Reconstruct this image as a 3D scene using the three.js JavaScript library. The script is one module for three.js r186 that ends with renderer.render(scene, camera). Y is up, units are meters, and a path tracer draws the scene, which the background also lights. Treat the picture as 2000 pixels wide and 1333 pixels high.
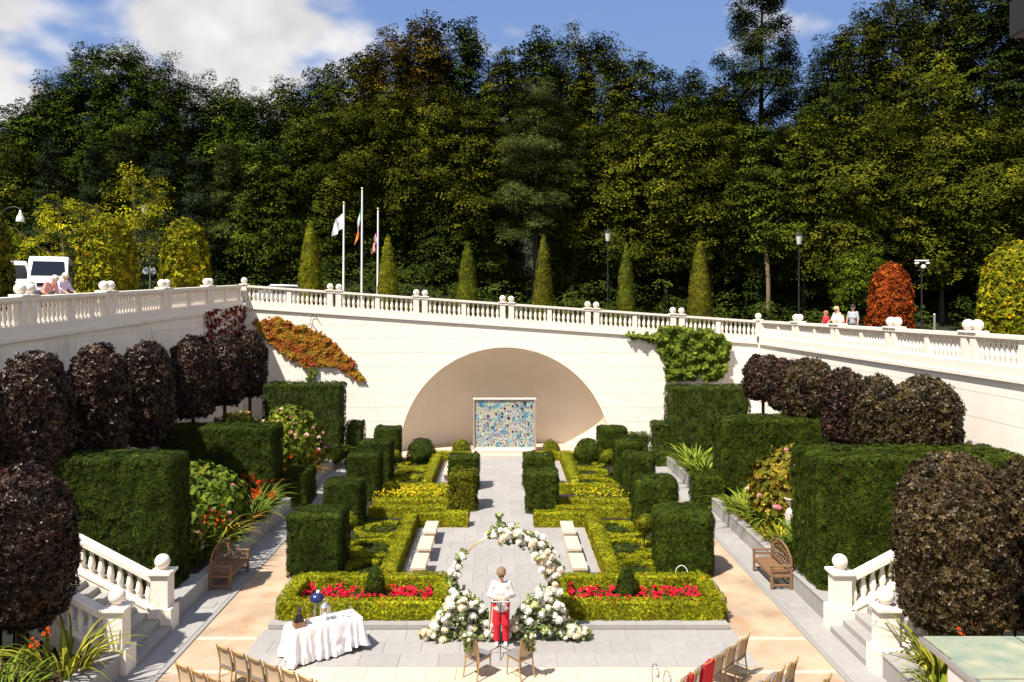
import * as THREE from 'three';
import { mergeGeometries } from 'three/addons/utils/BufferGeometryUtils.js';
import { RoundedBoxGeometry } from 'three/addons/geometries/RoundedBoxGeometry.js';
import { createNoise2D, createNoise3D, createNoise4D } from 'simplex-noise';

// ---------------------------------------------------------------- camera, sky, sun, exposure
const scene = new THREE.Scene();
const camera = new THREE.PerspectiveCamera(2 * Math.atan(666.5 / 1556) * 180 / Math.PI, 2000 / 1333, 0.3, 600);
camera.position.set(0, 8, 0);
camera.lookAt(0, 8, -10);
camera.setViewOffset(2000, 1333, 21, 69.5, 2000, 1333);      // shifted lens: the horizon sits above the middle of the frame

const renderer = new THREE.WebGLRenderer();
renderer.toneMapping = THREE.LinearToneMapping;
renderer.toneMappingExposure = 1.9;
renderer.shadowMap.enabled = true;

let seedState = 20240817;
function seed(n) { seedState = n >>> 0; }
function rnd() { seedState = (seedState + 0x6d2b79f5) | 0; let t = Math.imul(seedState ^ (seedState >>> 15), 1 | seedState); t = (t + Math.imul(t ^ (t >>> 7), 61 | t)) ^ t; return ((t ^ (t >>> 14)) >>> 0) / 4294967296; }
const rr = (a, b) => a + (b - a) * rnd();
const noise2 = createNoise2D(rnd), noise3 = createNoise3D(rnd), noise4 = createNoise4D(rnd);
const fbm2 = (x, y, o = 4) => { let s = 0, a = 0.5; for (let i = 0; i < o; i++, a *= 0.5, x = x * 2.03 + 7.1, y = y * 2.03 + 3.7) s += a * noise2(x, y); return s; };
const fbm3 = (x, y, z, o = 5) => { let s = 0, a = 0.5; for (let i = 0; i < o; i++, a *= 0.5, x = x * 2.03 + 7.1, y = y * 2.03 + 3.7, z = z * 2.03 + 1.3) s += a * noise3(x, y, z); return s; };
const clamp = (x, a = 0, b = 1) => Math.min(b, Math.max(a, x));
const smooth = (a, b, x) => { const t = clamp((x - a) / (b - a)); return t * t * (3 - 2 * t); };
const mix = (a, b, t) => a + (b - a) * t;

const SUN = new THREE.Vector3(-0.45, 1, 0.47).normalize();
{ // blue summer sky with broken cumulus, the same kind of cloud all round
  const W = 2048, H = 1024, data = new Float32Array(W * H * 4);
  for (let j = 0; j < H; j++) {
    const up = ((j + 0.5) / H - 0.5) * Math.PI, y = Math.sin(up), c = Math.cos(up);
    for (let i = 0; i < W; i++) {
      const az = ((i + 0.5) / W - 0.5) * 2 * Math.PI, x = Math.cos(az) * c, z = Math.sin(az) * c;
      const h = Math.max(0, y), o = (j * W + i) * 4;
      const t = Math.pow(1 - h, 3);
      let r = mix(0.08, 0.195, t), g = mix(0.145, 0.285, t), b = mix(0.31, 0.465, t);
      const k = 1 / (h + 0.35);
      const big = noise3(x * k * 1.0 + 4.2, 7.7, z * k * 1.0 + 2.6);
      const n = fbm3(x * 3.4 * (k * 0.6) + 11.3, y * 4.2 + 3, z * 3.4 * (k * 0.6) - 5.1, 6);
      const bank = 1 - smooth(0.30, 0.62, (x * 0.24 - z * 0.93 + y * 0.27) - 0.10 + 0.30 * noise3(x * 1.1, y * 1.1, z * 1.1 + 3)) * smooth(-0.42, -0.12, x + 0.1 * z);
      const dens = n + 0.28 * big - 0.38 + 0.84 * bank;
      let a = smooth(0.0, 0.42, dens);
      const lit = 0.80 + 0.22 * smooth(-0.3, 0.35, fbm3(x * 6 + 2, y * 7, z * 6 + 9, 4)) - 0.07 * smooth(0.35, 0.9, dens);
      r = mix(r, 0.50 * lit, a); g = mix(g, 0.485 * lit, a); b = mix(b, 0.485 * lit, a);
      if (y < 0) { const d = smooth(0, -0.12, y); r = mix(r, 0.10, d); g = mix(g, 0.11, d); b = mix(b, 0.08, d); }
      data[o] = r; data[o + 1] = g; data[o + 2] = b; data[o + 3] = 1;
    }
  }
  const sky = new THREE.DataTexture(data, W, H, THREE.RGBAFormat, THREE.FloatType);
  sky.mapping = THREE.EquirectangularReflectionMapping; sky.magFilter = THREE.LinearFilter; sky.minFilter = THREE.LinearFilter; sky.needsUpdate = true;
  scene.background = sky; scene.environment = sky;
}
const sun = new THREE.DirectionalLight(new THREE.Color(1, 0.925, 0.81), 5);
sun.position.copy(SUN).multiplyScalar(120).add(new THREE.Vector3(0, 5, -40));
sun.target.position.set(0, 5, -40);
sun.castShadow = true; sun.shadow.mapSize.set(4096, 4096);
Object.assign(sun.shadow.camera, { left: -70, right: 70, top: 70, bottom: -70, near: 1, far: 300 });
scene.add(sun, sun.target);

// ---------------------------------------------------------------- helpers: naming and grouping
const taken = new Map();
function numbered(name) { const n = taken.get(name) ?? 0; taken.set(name, n + 1); return n ? name + '_' + String(n).padStart(3, '0') : name; }
function tag(o, label, category, group, kind) {
  o.userData.label = label; o.userData.category = category;
  if (group) o.userData.group = group;
  if (kind) o.userData.kind = kind;
  return o;
}
function thing(name, label, category, [x, y, d] = [0, 0, 0], turn = 0, group) {
  const o = new THREE.Group(); o.name = numbered(name); scene.add(o);
  o.position.set(x, y, -d); o.rotation.y = turn; return tag(o, label, category, group);
}
function structure(name, geo, m, label) {
  const o = geo ? new THREE.Mesh(geo, m) : new THREE.Group(); o.name = numbered(name); o.userData.kind = 'structure';
  if (label) o.userData.label = label;
  o.castShadow = o.receiveShadow = true; scene.add(o); return o;
}
function part(parent, name, geo, m, [x, y, z] = [0, 0, 0], rot) {
  const o = new THREE.Mesh(geo, m); o.name = name; o.position.set(x, y, z); if (rot) o.rotation.set(...rot);
  o.castShadow = o.receiveShadow = true; parent.add(o); return o;
}
function stuff(o) { o.userData.kind = 'stuff'; return o; }

// ---------------------------------------------------------------- helpers: geometry
function metres(geo, s = 1) { // uv in metres by the face's main axis
  const g = geo.index ? geo.toNonIndexed() : geo; const p = g.attributes.position, n = g.attributes.normal, uv = new Float32Array(p.count * 2);
  for (let i = 0; i < p.count; i++) {
    const ax = Math.abs(n.getX(i)), ay = Math.abs(n.getY(i)), az = Math.abs(n.getZ(i));
    const x = p.getX(i), y = p.getY(i), z = p.getZ(i);
    if (ay >= ax && ay >= az) { uv[2 * i] = x * s; uv[2 * i + 1] = z * s; } else if (ax >= az) { uv[2 * i] = z * s; uv[2 * i + 1] = y * s; } else { uv[2 * i] = x * s; uv[2 * i + 1] = y * s; }
  }
  g.setAttribute('uv', new THREE.BufferAttribute(uv, 2)); return g;
}
const box = (w, h, d, x = 0, y = 0, z = 0) => metres(new THREE.BoxGeometry(w, h, d).translate(x, y, z));
const rbox = (w, h, d, r = 0.02, x = 0, y = 0, z = 0, s = 2) => metres(new RoundedBoxGeometry(w, h, d, s, r).translate(x, y, z));
function bevelBox(w, h, d, b = 0.012) { // box with chamfered edges, 44 triangles, base at y = 0
  const s = new THREE.Shape([[-w / 2 + b, -d / 2 + b], [w / 2 - b, -d / 2 + b], [w / 2 - b, d / 2 - b], [-w / 2 + b, d / 2 - b]].map(a => new THREE.Vector2(...a)));
  return metres(new THREE.ExtrudeGeometry(s, { depth: h - 2 * b, bevelEnabled: true, bevelThickness: b, bevelSize: b, bevelSegments: 1 }).rotateX(-Math.PI / 2).translate(0, b, 0));
}
function tube(pts, r, seg = 6, n = 0) {
  const c = new THREE.CatmullRomCurve3(pts.map(p => p.isVector3 ? p : new THREE.Vector3(...p)));
  return new THREE.TubeGeometry(c, n || Math.max(2, pts.length * 3), r, seg);
}
function bar(a, b, r0, r1 = r0, seg = 6) {
  const A = new THREE.Vector3(...a), B = new THREE.Vector3(...b), d = B.clone().sub(A), L = d.length();
  const g = new THREE.CylinderGeometry(r1, r0, L, seg, 1); g.translate(0, L / 2, 0);
  g.applyQuaternion(new THREE.Quaternion().setFromUnitVectors(new THREE.Vector3(0, 1, 0), d.normalize())); g.translate(A.x, A.y, A.z); return g;
}
function beam(a, b, w, h) { // straight bar from a to b, rectangular, ends cut upright; a and b at the middle of its underside
  const A = new THREE.Vector3(...a), B = new THREE.Vector3(...b), f = B.clone().sub(A), s = new THREE.Vector3(-f.z, 0, f.x).normalize().multiplyScalar(w / 2), u = new THREE.Vector3(0, h, 0);
  const c = [A.clone().sub(s), A.clone().add(s), B.clone().add(s), B.clone().sub(s)], t = c.map(v => v.clone().add(u)), pos = [];
  const q = (p1, p2, p3, p4) => pos.push(p1, p2, p3, p1, p3, p4);
  q(c[0], c[3], c[2], c[1]); q(t[0], t[1], t[2], t[3]);
  for (let i = 0; i < 4; i++) { const j = (i + 1) % 4; q(c[i], c[j], t[j], t[i]); }
  const g = new THREE.BufferGeometry().setFromPoints(pos); g.computeVertexNormals(); return metres(g);
}
const lathe = (pts, seg = 12) => new THREE.LatheGeometry(pts.map(p => new THREE.Vector2(...p)), seg);
function grid(f, nu, nv) { // surface from f(u, v) -> [x, y, z]
  const pos = [], uv = [], idx = [];
  for (let j = 0; j <= nv; j++) for (let i = 0; i <= nu; i++) { pos.push(...f(i / nu, j / nv)); uv.push(i / nu, j / nv); }
  for (let j = 0; j < nv; j++) for (let i = 0; i < nu; i++) { const a = j * (nu + 1) + i, b = a + 1, c = a + nu + 1, d = c + 1; idx.push(a, b, d, a, d, c); }
  const g = new THREE.BufferGeometry(); g.setAttribute('position', new THREE.Float32BufferAttribute(pos, 3)); g.setAttribute('uv', new THREE.Float32BufferAttribute(uv, 2)); g.setIndex(idx); g.computeVertexNormals(); return g;
}
function plain(g) { const q = g.index ? g.toNonIndexed() : g; for (const k of Object.keys(q.attributes)) if (!['position', 'normal', 'uv'].includes(k)) q.deleteAttribute(k); if (!q.attributes.uv) q.setAttribute('uv', new THREE.Float32BufferAttribute(new Float32Array(q.attributes.position.count * 2), 2)); return q; }
const merge = (list) => mergeGeometries(list.map(plain));

// ---------------------------------------------------------------- helpers: textures and materials
function texture(n, f, srgb = true) { // f(u, v) -> [r, g, b] 0..1, tiling over one repeat
  const d = new Uint8Array(n * n * 4);
  for (let j = 0; j < n; j++) for (let i = 0; i < n; i++) { const c = f(i / n, j / n), o = (j * n + i) * 4; d[o] = clamp(c[0]) * 255; d[o + 1] = clamp(c[1]) * 255; d[o + 2] = clamp(c[2]) * 255; d[o + 3] = 255; }
  const t = new THREE.DataTexture(d, n, n); t.wrapS = t.wrapT = THREE.RepeatWrapping; t.magFilter = THREE.LinearFilter; t.minFilter = THREE.LinearFilter;
  if (srgb) t.colorSpace = THREE.SRGBColorSpace; t.needsUpdate = true; return t;
}
// noise that tiles over u, v in 0..1, f cycles across
const torus = (u, v, f, s = 0) => { const R = f / (2 * Math.PI), a = u * 2 * Math.PI, b = v * 2 * Math.PI; return noise4(Math.cos(a) * R + s, Math.sin(a) * R + s, Math.cos(b) * R - s, Math.sin(b) * R + 2 * s); };
const tfbm = (u, v, f, s = 0, o = 4) => { let t = 0, a = 0.5; for (let i = 0; i < o; i++, a *= 0.5, f *= 2, s += 5.3) t += a * torus(u, v, f, s); return t; };
function mat(rgb, rough = 0.8, extra = {}) { const m = new THREE.MeshStandardMaterial({ roughness: rough, ...extra }); m.color.setRGB(...rgb); return m; }
function rep(t, s, sy = s) { const c = t.clone(); c.repeat.set(s, sy); c.needsUpdate = true; return c; }
const grain = (amp, f, s) => texture(512, (u, v) => { const n = 1 - amp + amp * (tfbm(u, v, f, s, 4) + 0.5) + amp * 0.5 * (rnd() - 0.5); return [n, n, n]; });
const relief = (f, s) => texture(512, (u, v) => { const n = 0.5 + 0.6 * tfbm(u, v, f, s, 4) + 0.12 * (rnd() - 0.5); return [n, n, n]; }, false);
const T = {
  stucco: texture(1024, (u, v) => { // painted render: faint patches, trowel cloud and thin rain streaks
    const a = tfbm(u, v, 5, 1, 5), st = Math.pow(clamp(0.5 + 0.5 * torus(u, v * 0.05, 60, 9) + 0.8 * tfbm(u, v, 3, 4, 3) - 0.6), 1.6) * 0.12;
    const n = 0.965 + 0.03 * a - st + 0.015 * (rnd() - 0.5); return [n, n * (1 - 0.05 * st), n * (1 - 0.12 * st)];
  }),
  worn: texture(1024, (u, v) => { const a = tfbm(u, v, 5, 1, 5), st = Math.pow(clamp(0.5 + 0.5 * torus(u, v * 0.04, 70, 19) + 1.0 * tfbm(u, v, 4, 14, 3) - 0.5), 1.5) * 0.3, n = 0.965 + 0.05 * a - st + 0.015 * (rnd() - 0.5); return [n, n * (1 - 0.04 * st), n * (1 - 0.1 * st)]; }),
  stone: texture(1024, (u, v) => { const a = tfbm(u, v, 6, 21, 5), b = Math.max(0, tfbm(u, v, 16, 31, 3) - 0.12); const n = 0.96 + 0.05 * a - 0.16 * b + 0.03 * (rnd() - 0.5); return [n, n * (1 - 0.06 * b), n * (1 - 0.14 * b)]; }),
  granite: texture(1024, (u, v) => { const a = tfbm(u, v, 5, 41, 4), s = rnd(); const n = 0.95 + 0.05 * a + (s > 0.8 ? -0.12 : s < 0.15 ? 0.08 : 0) * 0.8; return [n, n, n]; }),
  sand: texture(1024, (u, v) => { const a = tfbm(u, v, 4, 51, 5), b = Math.max(0, tfbm(u, v, 7, 55, 4) - 0.05), s = rnd() - 0.5; const n = 0.90 + 0.20 * a + 0.10 * s; return [n, n * (1 - 0.22 * b), n * (1 - 0.40 * b)]; }),
  soil: texture(512, (u, v) => { const a = tfbm(u, v, 20, 61, 5), s = rnd(); const n = 0.62 + 0.5 * a + 0.35 * (s - 0.5); return [n, n * 0.93, n * 0.85]; }),
  wood: texture(512, (u, v) => { const a = torus(u * 0.25, v, 40, 71) * 0.5 + tfbm(u, v, 8, 73, 3) * 0.6; const n = 0.82 + 0.25 * a; return [n, n * 0.97, n * 0.92]; }),
  sandFine: texture(512, (u, v) => { const n = 0.97 + 0.03 * tfbm(u, v, 6, 3, 4) + 0.01 * (rnd() - 0.5); return [n, n, n]; }),
  fine: grain(0.16, 20, 81), bump: relief(30, 91), rough: relief(90, 95),
};
const M = {
  wallWorn: mat([0.82, 0.75, 0.67], 0.85, { map: rep(T.worn, 0.16), bumpMap: rep(T.bump, 0.8), bumpScale: 0.001 }),
  wall: mat([0.84, 0.78, 0.705], 0.85, { map: rep(T.stucco, 0.2), bumpMap: rep(T.bump, 0.8), bumpScale: 0.001 }),
  niche: mat([0.86, 0.765, 0.64], 0.9, { map: rep(T.sandFine, 0.1) }),
  cast: mat([0.79, 0.73, 0.655], 0.8, { map: rep(T.stone, 0.7), bumpMap: rep(T.bump, 2), bumpScale: 0.002 }),
  castDark: mat([0.55, 0.50, 0.44], 0.85, { map: rep(T.stone, 0.6) }),
  granite: [0, 1, 2].map(i => mat([0.298 + 0.014 * i, 0.287 + 0.014 * i, 0.282 + 0.014 * i], 0.75, { map: rep(T.granite, 0.55), bumpMap: rep(T.rough, 1.5), bumpScale: 0.0015 })),
  graniteDark: mat([0.27, 0.265, 0.26], 0.75, { map: rep(T.granite, 0.9) }),
  tile: [0, 1, 2].map(i => mat([0.53 + 0.03 * i, 0.42 + 0.024 * i, 0.325 + 0.02 * i], 0.8, { map: rep(T.granite, 0.7) })),
  bench: mat([0.56, 0.46, 0.345], 0.75, { map: rep(T.stone, 0.9) }),
  sand: mat([0.45, 0.335, 0.235], 0.95, { map: rep(T.sand, 0.16), bumpMap: rep(T.rough, 1.2), bumpScale: 0.004 }),
  soil: mat([0.055, 0.036, 0.025], 1, { map: rep(T.soil, 1.2), bumpMap: rep(T.bump, 1.6), bumpScale: 0.03 }),
  mulch: mat([0.13, 0.075, 0.05], 1, { map: rep(T.soil, 0.9), bumpMap: rep(T.bump, 1.6), bumpScale: 0.03 }),
  grass: mat([0.035, 0.055, 0.012], 1, { map: rep(T.soil, 0.5), bumpMap: rep(T.bump, 1.0), bumpScale: 0.05 }),
  asphalt: mat([0.07, 0.07, 0.072], 0.95, { map: rep(T.granite, 0.4) }),
  oak: mat([0.30, 0.175, 0.095], 0.65, { map: rep(T.wood, 1.4) }),
  gilt: mat([0.58, 0.40, 0.155], 0.42, { metalness: 0.25, map: rep(T.wood, 2) }),
  gold: mat([0.80, 0.55, 0.24], 0.3, { metalness: 0.9 }),
  linen: mat([0.50, 0.375, 0.265], 0.9, { map: rep(T.fine, 4) }),
  seat: mat([0.20, 0.18, 0.19], 0.9, { map: rep(T.fine, 4) }),
  cloth: mat([0.78, 0.77, 0.80], 0.9),
  black: mat([0.008, 0.008, 0.009], 0.6), blackMetal: mat([0.02, 0.021, 0.022], 0.5, { metalness: 0.4 }),
  whitePaint: mat([0.80, 0.80, 0.79], 0.35), steel: mat([0.55, 0.55, 0.55], 0.35, { metalness: 0.8 }),
  red: mat([0.60, 0.012, 0.03], 0.85), bark: mat([0.075, 0.055, 0.04], 0.95, { map: rep(T.wood, 0.8), bumpMap: rep(T.bump, 1), bumpScale: 0.03 }),
  paleBark: mat([0.22, 0.17, 0.12], 0.95, { map: rep(T.wood, 0.8) }),
};

// ---------------------------------------------------------------- helpers: foliage
const _m = new THREE.Matrix4(), _q = new THREE.Quaternion(), _v = new THREE.Vector3(), _s = new THREE.Vector3(), _up = new THREE.Vector3(0, 1, 0), _q2 = new THREE.Quaternion();
// pts: {p: Vector3, n: Vector3, s: size, c: [r, g, b]} -> one InstancedMesh of sprigs whose +y points along n
function sprigs(parent, name, geo, m, pts, tilt = 0.5) {
  const o = new THREE.InstancedMesh(geo, m, pts.length), col = new THREE.Color();
  pts.forEach((a, i) => {
    _v.copy(a.n).add(new THREE.Vector3(rnd() - 0.5, rnd() - 0.5, rnd() - 0.5).multiplyScalar(2 * tilt)).normalize();
    _q.setFromUnitVectors(_up, _v); _q2.setFromAxisAngle(_up, rnd() * 6.283); _q.multiply(_q2);
    o.setMatrixAt(i, _m.compose(a.p, _q, _s.setScalar(a.s)));
    o.setColorAt(i, col.setRGB(...a.c));
  });
  o.name = name; o.castShadow = o.receiveShadow = true; stuff(o); parent.add(o); return o;
}
function leafTri(list, base, dir, len, wid, fold = 0.25) { // kite-shaped leaf of two triangles, slightly folded
  const d = dir.clone().normalize(), side = new THREE.Vector3().crossVectors(d, Math.abs(d.y) > 0.9 ? new THREE.Vector3(1, 0, 0) : _up).normalize(), nn = new THREE.Vector3().crossVectors(side, d);
  const tip = base.clone().addScaledVector(d, len), mid = base.clone().addScaledVector(d, len * 0.45).addScaledVector(nn, -fold * wid);
  const a = mid.clone().addScaledVector(side, wid / 2).addScaledVector(nn, fold * wid), b = mid.clone().addScaledVector(side, -wid / 2).addScaledVector(nn, fold * wid);
  list.push(base, a, tip, base, tip, b);
}
function fromTris(list) { const g = new THREE.BufferGeometry().setFromPoints(list); g.computeVertexNormals(); g.setAttribute('uv', new THREE.Float32BufferAttribute(new Float32Array(list.length * 2), 2)); return g; }
seed(11);
const LEAF = {
  yew: (() => { const l = []; for (let i = 0; i < 9; i++) { const a = i * 2.4 + rnd(), e = rr(-0.15, 0.3); leafTri(l, new THREE.Vector3(rr(-.4, .4), rr(-0.3, .1), rr(-.4, .4)), new THREE.Vector3(Math.cos(a) * Math.cos(e), Math.sin(e), Math.sin(a) * Math.cos(e)), rr(.7, 1.1), 0.3, 0.1); } return fromTris(l); })(),
  box: (() => { const l = []; for (let i = 0; i < 10; i++) { const a = i * 2.4 + rnd(), e = rr(-0.15, 0.3); leafTri(l, new THREE.Vector3(rr(-.5, .5), rr(-0.3, .1), rr(-.4, .4)), new THREE.Vector3(Math.cos(a) * Math.cos(e), Math.sin(e), Math.sin(a) * Math.cos(e)), rr(.5, .8), 0.42, 0.1); } return fromTris(l); })(),
  beech: (() => { const l = []; for (let i = 0; i < 7; i++) { const a = i * 2.4 + rnd(), e = rr(-0.2, 0.9); leafTri(l, new THREE.Vector3(rr(-.3, .3), rr(-.3, .2), rr(-.3, .3)), new THREE.Vector3(Math.cos(a) * Math.cos(e), Math.sin(e), Math.sin(a) * Math.cos(e)), rr(.7, 1.05), 0.62, 0.18); } return fromTris(l); })(),
  ivy: (() => { const l = []; for (let i = 0; i < 6; i++) { const a = i * 2.4 + rnd(); leafTri(l, new THREE.Vector3(rr(-.5, .5), rr(0, .3), rr(-.5, .5)), new THREE.Vector3(Math.cos(a), rr(-.2, .3), Math.sin(a)), rr(.8, 1.2), 0.9, 0.12); } return fromTris(l); })(),
};
function clump(n, flat, len, wid, droop) { // a bough of leaves in a flattened ball of radius 1
  const l = [];
  for (let i = 0; i < n; i++) {
    const a = rnd() * 6.283, r = Math.sqrt(rnd()), y = (rnd() - 0.5) * 2 * flat * Math.sqrt(1 - r * r * 0.9);
    const p = new THREE.Vector3(Math.cos(a) * r, y - droop * r * r, Math.sin(a) * r);
    const b = a + rr(-0.9, 0.9); leafTri(l, p, new THREE.Vector3(Math.cos(b), rr(-0.7, 0.35), Math.sin(b)), len * rr(.7, 1.3), wid * rr(.8, 1.2), 0.2);
  }
  return fromTris(l);
}
const CLUMP = { broad: [clump(44, .30, .34, .21, .25), clump(48, .38, .30, .19, .15), clump(40, .25, .36, .22, .35)], needle: [clump(70, .35, .42, .075, .05), clump(70, .45, .38, .07, -.1)], airy: [clump(30, .6, .30, .19, .2), clump(26, .55, .32, .2, .3)] };

const leafMat = (rough = 0.62, specularIntensity = 0.15) => new THREE.MeshPhysicalMaterial({ color: 0xffffff, roughness: rough, specularIntensity, side: THREE.DoubleSide });
const LM = { matte: leafMat(0.8, 0.12), gloss: leafMat(0.42, 0.5), thin: new THREE.MeshPhysicalMaterial({ color: 0xffffff, roughness: 0.9, transmission: 0.35, thickness: 0, side: THREE.DoubleSide }) };
const LEAFY = new Map(); // the inside of a clipped plant is the same leaves: the middle of their own colours
function leafyBody(c) { if (!LEAFY.has(c)) LEAFY.set(c, mat([0, 1, 2].map(i => (c[0][i] + c[1][i]) / 2), 1)); return LEAFY.get(c); }
const COL = { // base colour and spread of each sort of leaf
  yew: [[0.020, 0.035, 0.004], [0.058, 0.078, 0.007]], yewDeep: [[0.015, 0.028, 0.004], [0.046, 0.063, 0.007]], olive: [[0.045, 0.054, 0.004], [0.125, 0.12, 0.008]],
  box: [[0.07, 0.088, 0.003], [0.385, 0.365, 0.010]], boxDeep: [[0.06, 0.075, 0.004], [0.20, 0.19, 0.008]], purple: [[0.014, 0.0075, 0.005], [0.056, 0.028, 0.016]], purpleOlive: [[0.022, 0.014, 0.006], [0.085, 0.060, 0.020]],
  gold: [[0.07, 0.085, 0.004], [0.30, 0.265, 0.009]], rust: [[0.14, 0.026, 0.005], [0.33, 0.075, 0.012]],
};
const tint = (c, spread = 0.25) => { const t = rnd(), k = 1 + (rnd() - 0.5) * spread * 2; return [0, 1, 2].map(i => mix(c[0][i], c[1][i], t * t) * k); };
const lump = (p, f, a) => a * noise3(p.x * f, p.y * f, p.z * f);

// surface samplers: each returns points with outward normals in local coordinates (y = 0 at the base)
function sampleBlock(w, h, d, r, dens, bottom = false, thin = 0.12) {
  const out = [], faces = [[w * d, 1, 1], [w * h, 2, 1], [w * h, 2, -1], [d * h, 0, 1], [d * h, 0, -1]]; if (bottom) faces.push([w * d, 1, -1]);
  const H = [w / 2, h / 2, d / 2];
  for (const [area, ax, sg] of faces) for (let i = 0, n = Math.round(area * dens); i < n; i++) {
    const p = [rr(-1, 1) * H[0], rr(-1, 1) * H[1], rr(-1, 1) * H[2]]; p[ax] = sg * H[ax];
    if (ax !== 1 && rnd() < thin) continue; out.push(roundOff(p, H, r, h, bottom));
  }
  return out;
}
function roundOff(p, H, r, h, bottom) {
  const q = p.map((x, i) => clamp(x, -(H[i] - r), H[i] - r)); if (!bottom && p[1] < 0) q[1] = p[1];
  const n = new THREE.Vector3(p[0] - q[0], p[1] - q[1], p[2] - q[2]); if (n.lengthSq() < 1e-9) n.set(0, 1, 0); n.normalize();
  return { p: new THREE.Vector3(q[0], q[1] + h / 2, q[2]).addScaledVector(n, r), n };
}
function coreBlock(w, h, d, r, inset, m = 0.03) {
  const g = new THREE.BoxGeometry(w, h, d, Math.ceil(w / 0.25) + 2, Math.ceil(h / 0.25) + 2, Math.ceil(d / 0.25) + 2), P = g.attributes.position, H = [w / 2, h / 2, d / 2];
  for (let i = 0; i < P.count; i++) { const a = roundOff([P.getX(i), P.getY(i), P.getZ(i)], H, r, h, false); const k = -inset + lump(a.p, 1.6, m); P.setXYZ(i, a.p.x + a.n.x * k, Math.max(0, a.p.y + a.n.y * k), a.p.z + a.n.z * k); }
  g.computeVertexNormals(); return plain(g);
}
function sampleTurned(prof, dens) { // prof: [[radius, y], ...] from bottom to top
  const out = [];
  for (let k = 0; k + 1 < prof.length; k++) {
    const [r0, y0] = prof[k], [r1, y1] = prof[k + 1], L = Math.hypot(r1 - r0, y1 - y0), n = Math.round(Math.PI * (r0 + r1) * L * dens);
    for (let i = 0; i < n; i++) { let t = rnd(); if (Math.abs(r1 - r0) > 0.01) t = rnd() < r0 / (r0 + r1) ? t * t * 0.5 + t * 0.5 : 1 - (t * t * 0.5 + t * 0.5); const r = mix(r0, r1, t), a = rnd() * 6.283; const n_ = new THREE.Vector3((y1 - y0) * Math.cos(a), -(r1 - r0), (y1 - y0) * Math.sin(a)).normalize(); out.push({ p: new THREE.Vector3(r * Math.cos(a), mix(y0, y1, t), r * Math.sin(a)), n: n_ }); }
  }
  return out;
}
function coreTurned(prof, inset, m = 0.04) {
  const g = new THREE.LatheGeometry(prof.map(([r, y]) => new THREE.Vector2(Math.max(0.001, r - inset), y)), 20), P = g.attributes.position;
  for (let i = 0; i < P.count; i++) { _v.set(P.getX(i), P.getY(i), P.getZ(i)); const k = 1 + lump(_v, 1.4, m); P.setX(i, _v.x * k); P.setZ(i, _v.z * k); }
  g.computeVertexNormals(); return plain(g);
}
function samplePath(line, wid, h, dens) { // low hedge along a polyline of [x, z]
  const out = [];
  for (let k = 0; k + 1 < line.length; k++) {
    const [x0, z0] = line[k], [x1, z1] = line[k + 1], L = Math.hypot(x1 - x0, z1 - z0), sx = -(z1 - z0) / L, sz = (x1 - x0) / L, n = Math.max(1, Math.round(L * (wid + 2 * h) * dens));
    for (let i = 0; i < n; i++) {
      const t = rnd(), u = rr(-wid / 2 - h, wid / 2 + h), x = mix(x0, x1, t), z = mix(z0, z1, t), top = Math.abs(u) < wid / 2 + 0.02; if (!top && rnd() < 0.15) continue; const o = clamp(u, -wid / 2, wid / 2), e = clamp((Math.abs(u) - wid / 2 + 0.06) / 0.12), y = top ? h : h - (Math.abs(u) - wid / 2);
      out.push({ p: new THREE.Vector3(x + sx * o, y, z + sz * o), n: new THREE.Vector3(sx * Math.sign(u) * e, 1 - e * 0.85, sz * Math.sign(u) * e).normalize() });
    }
  }
  return out;
}
function corePath(line, wid, h) { // swept rounded strip
  const sect = [[-0.5, 0], [-0.5, 0.75], [-0.32, 0.97], [0.32, 0.97], [0.5, 0.75], [0.5, 0]], n = line.length, pos = [], idx = [];
  line.forEach(([x, z], i) => { const a = line[Math.max(0, i - 1)], b = line[Math.min(n - 1, i + 1)], L = Math.hypot(b[0] - a[0], b[1] - a[1]), sx = -(b[1] - a[1]) / L, sz = (b[0] - a[0]) / L; for (const [u, v] of sect) pos.push(x + sx * u * (wid - 0.09), v * (h - 0.045), z + sz * u * (wid - 0.09)); });
  for (let i = 0; i + 1 < n; i++) for (let k = 0; k < 5; k++) { const a = i * 6 + k, b = a + 1, c = a + 6, d = c + 1; idx.push(a, c, d, a, d, b); }
  for (const e of [0, (n - 1) * 6]) idx.push(e, e + 1, e + 2, e, e + 2, e + 3, e, e + 3, e + 4, e, e + 4, e + 5);
  const g = new THREE.BufferGeometry(); g.setAttribute('position', new THREE.Float32BufferAttribute(pos, 3)); g.setIndex(idx); g.computeVertexNormals(); return plain(g);
}
function dress(o, pts, { leaf = 'yew', m = LM.matte, c = COL.yew, size = 0.09, jit = 0.03, wave = 0.035, tilt = 0.24, name = 'foliage', patch = 0.35 } = {}) {
  const W = o.position;
  for (const a of pts) {
    const stray = rnd() < 0.012, f = (stray ? size * 0.8 : 0) + lump(_v.copy(a.p).add(W), 1.6, wave) + lump(_v.copy(a.p).add(W), 4.5, wave * 0.6); a.p.addScaledVector(a.n, f + (rnd() - 0.5) * 2 * jit);
    a.s = size * rr(0.7, 1.35); const k = 1 + patch * noise3((a.p.x + W.x) * 0.9, a.p.y * 0.9, (a.p.z + W.z) * 0.9 + 40); const dry = clamp(noise3((a.p.x + W.x) * 1.7 + 20, a.p.y * 1.7, (a.p.z + W.z) * 1.7) - 0.62) * 1.5, t = tint(c); a.c = [t[0] * k * (1 + dry), t[1] * k * (1 - dry * 0.3), t[2] * k];
  }
  return sprigs(o, name, LEAF[leaf], m, pts, tilt);
}
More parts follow.
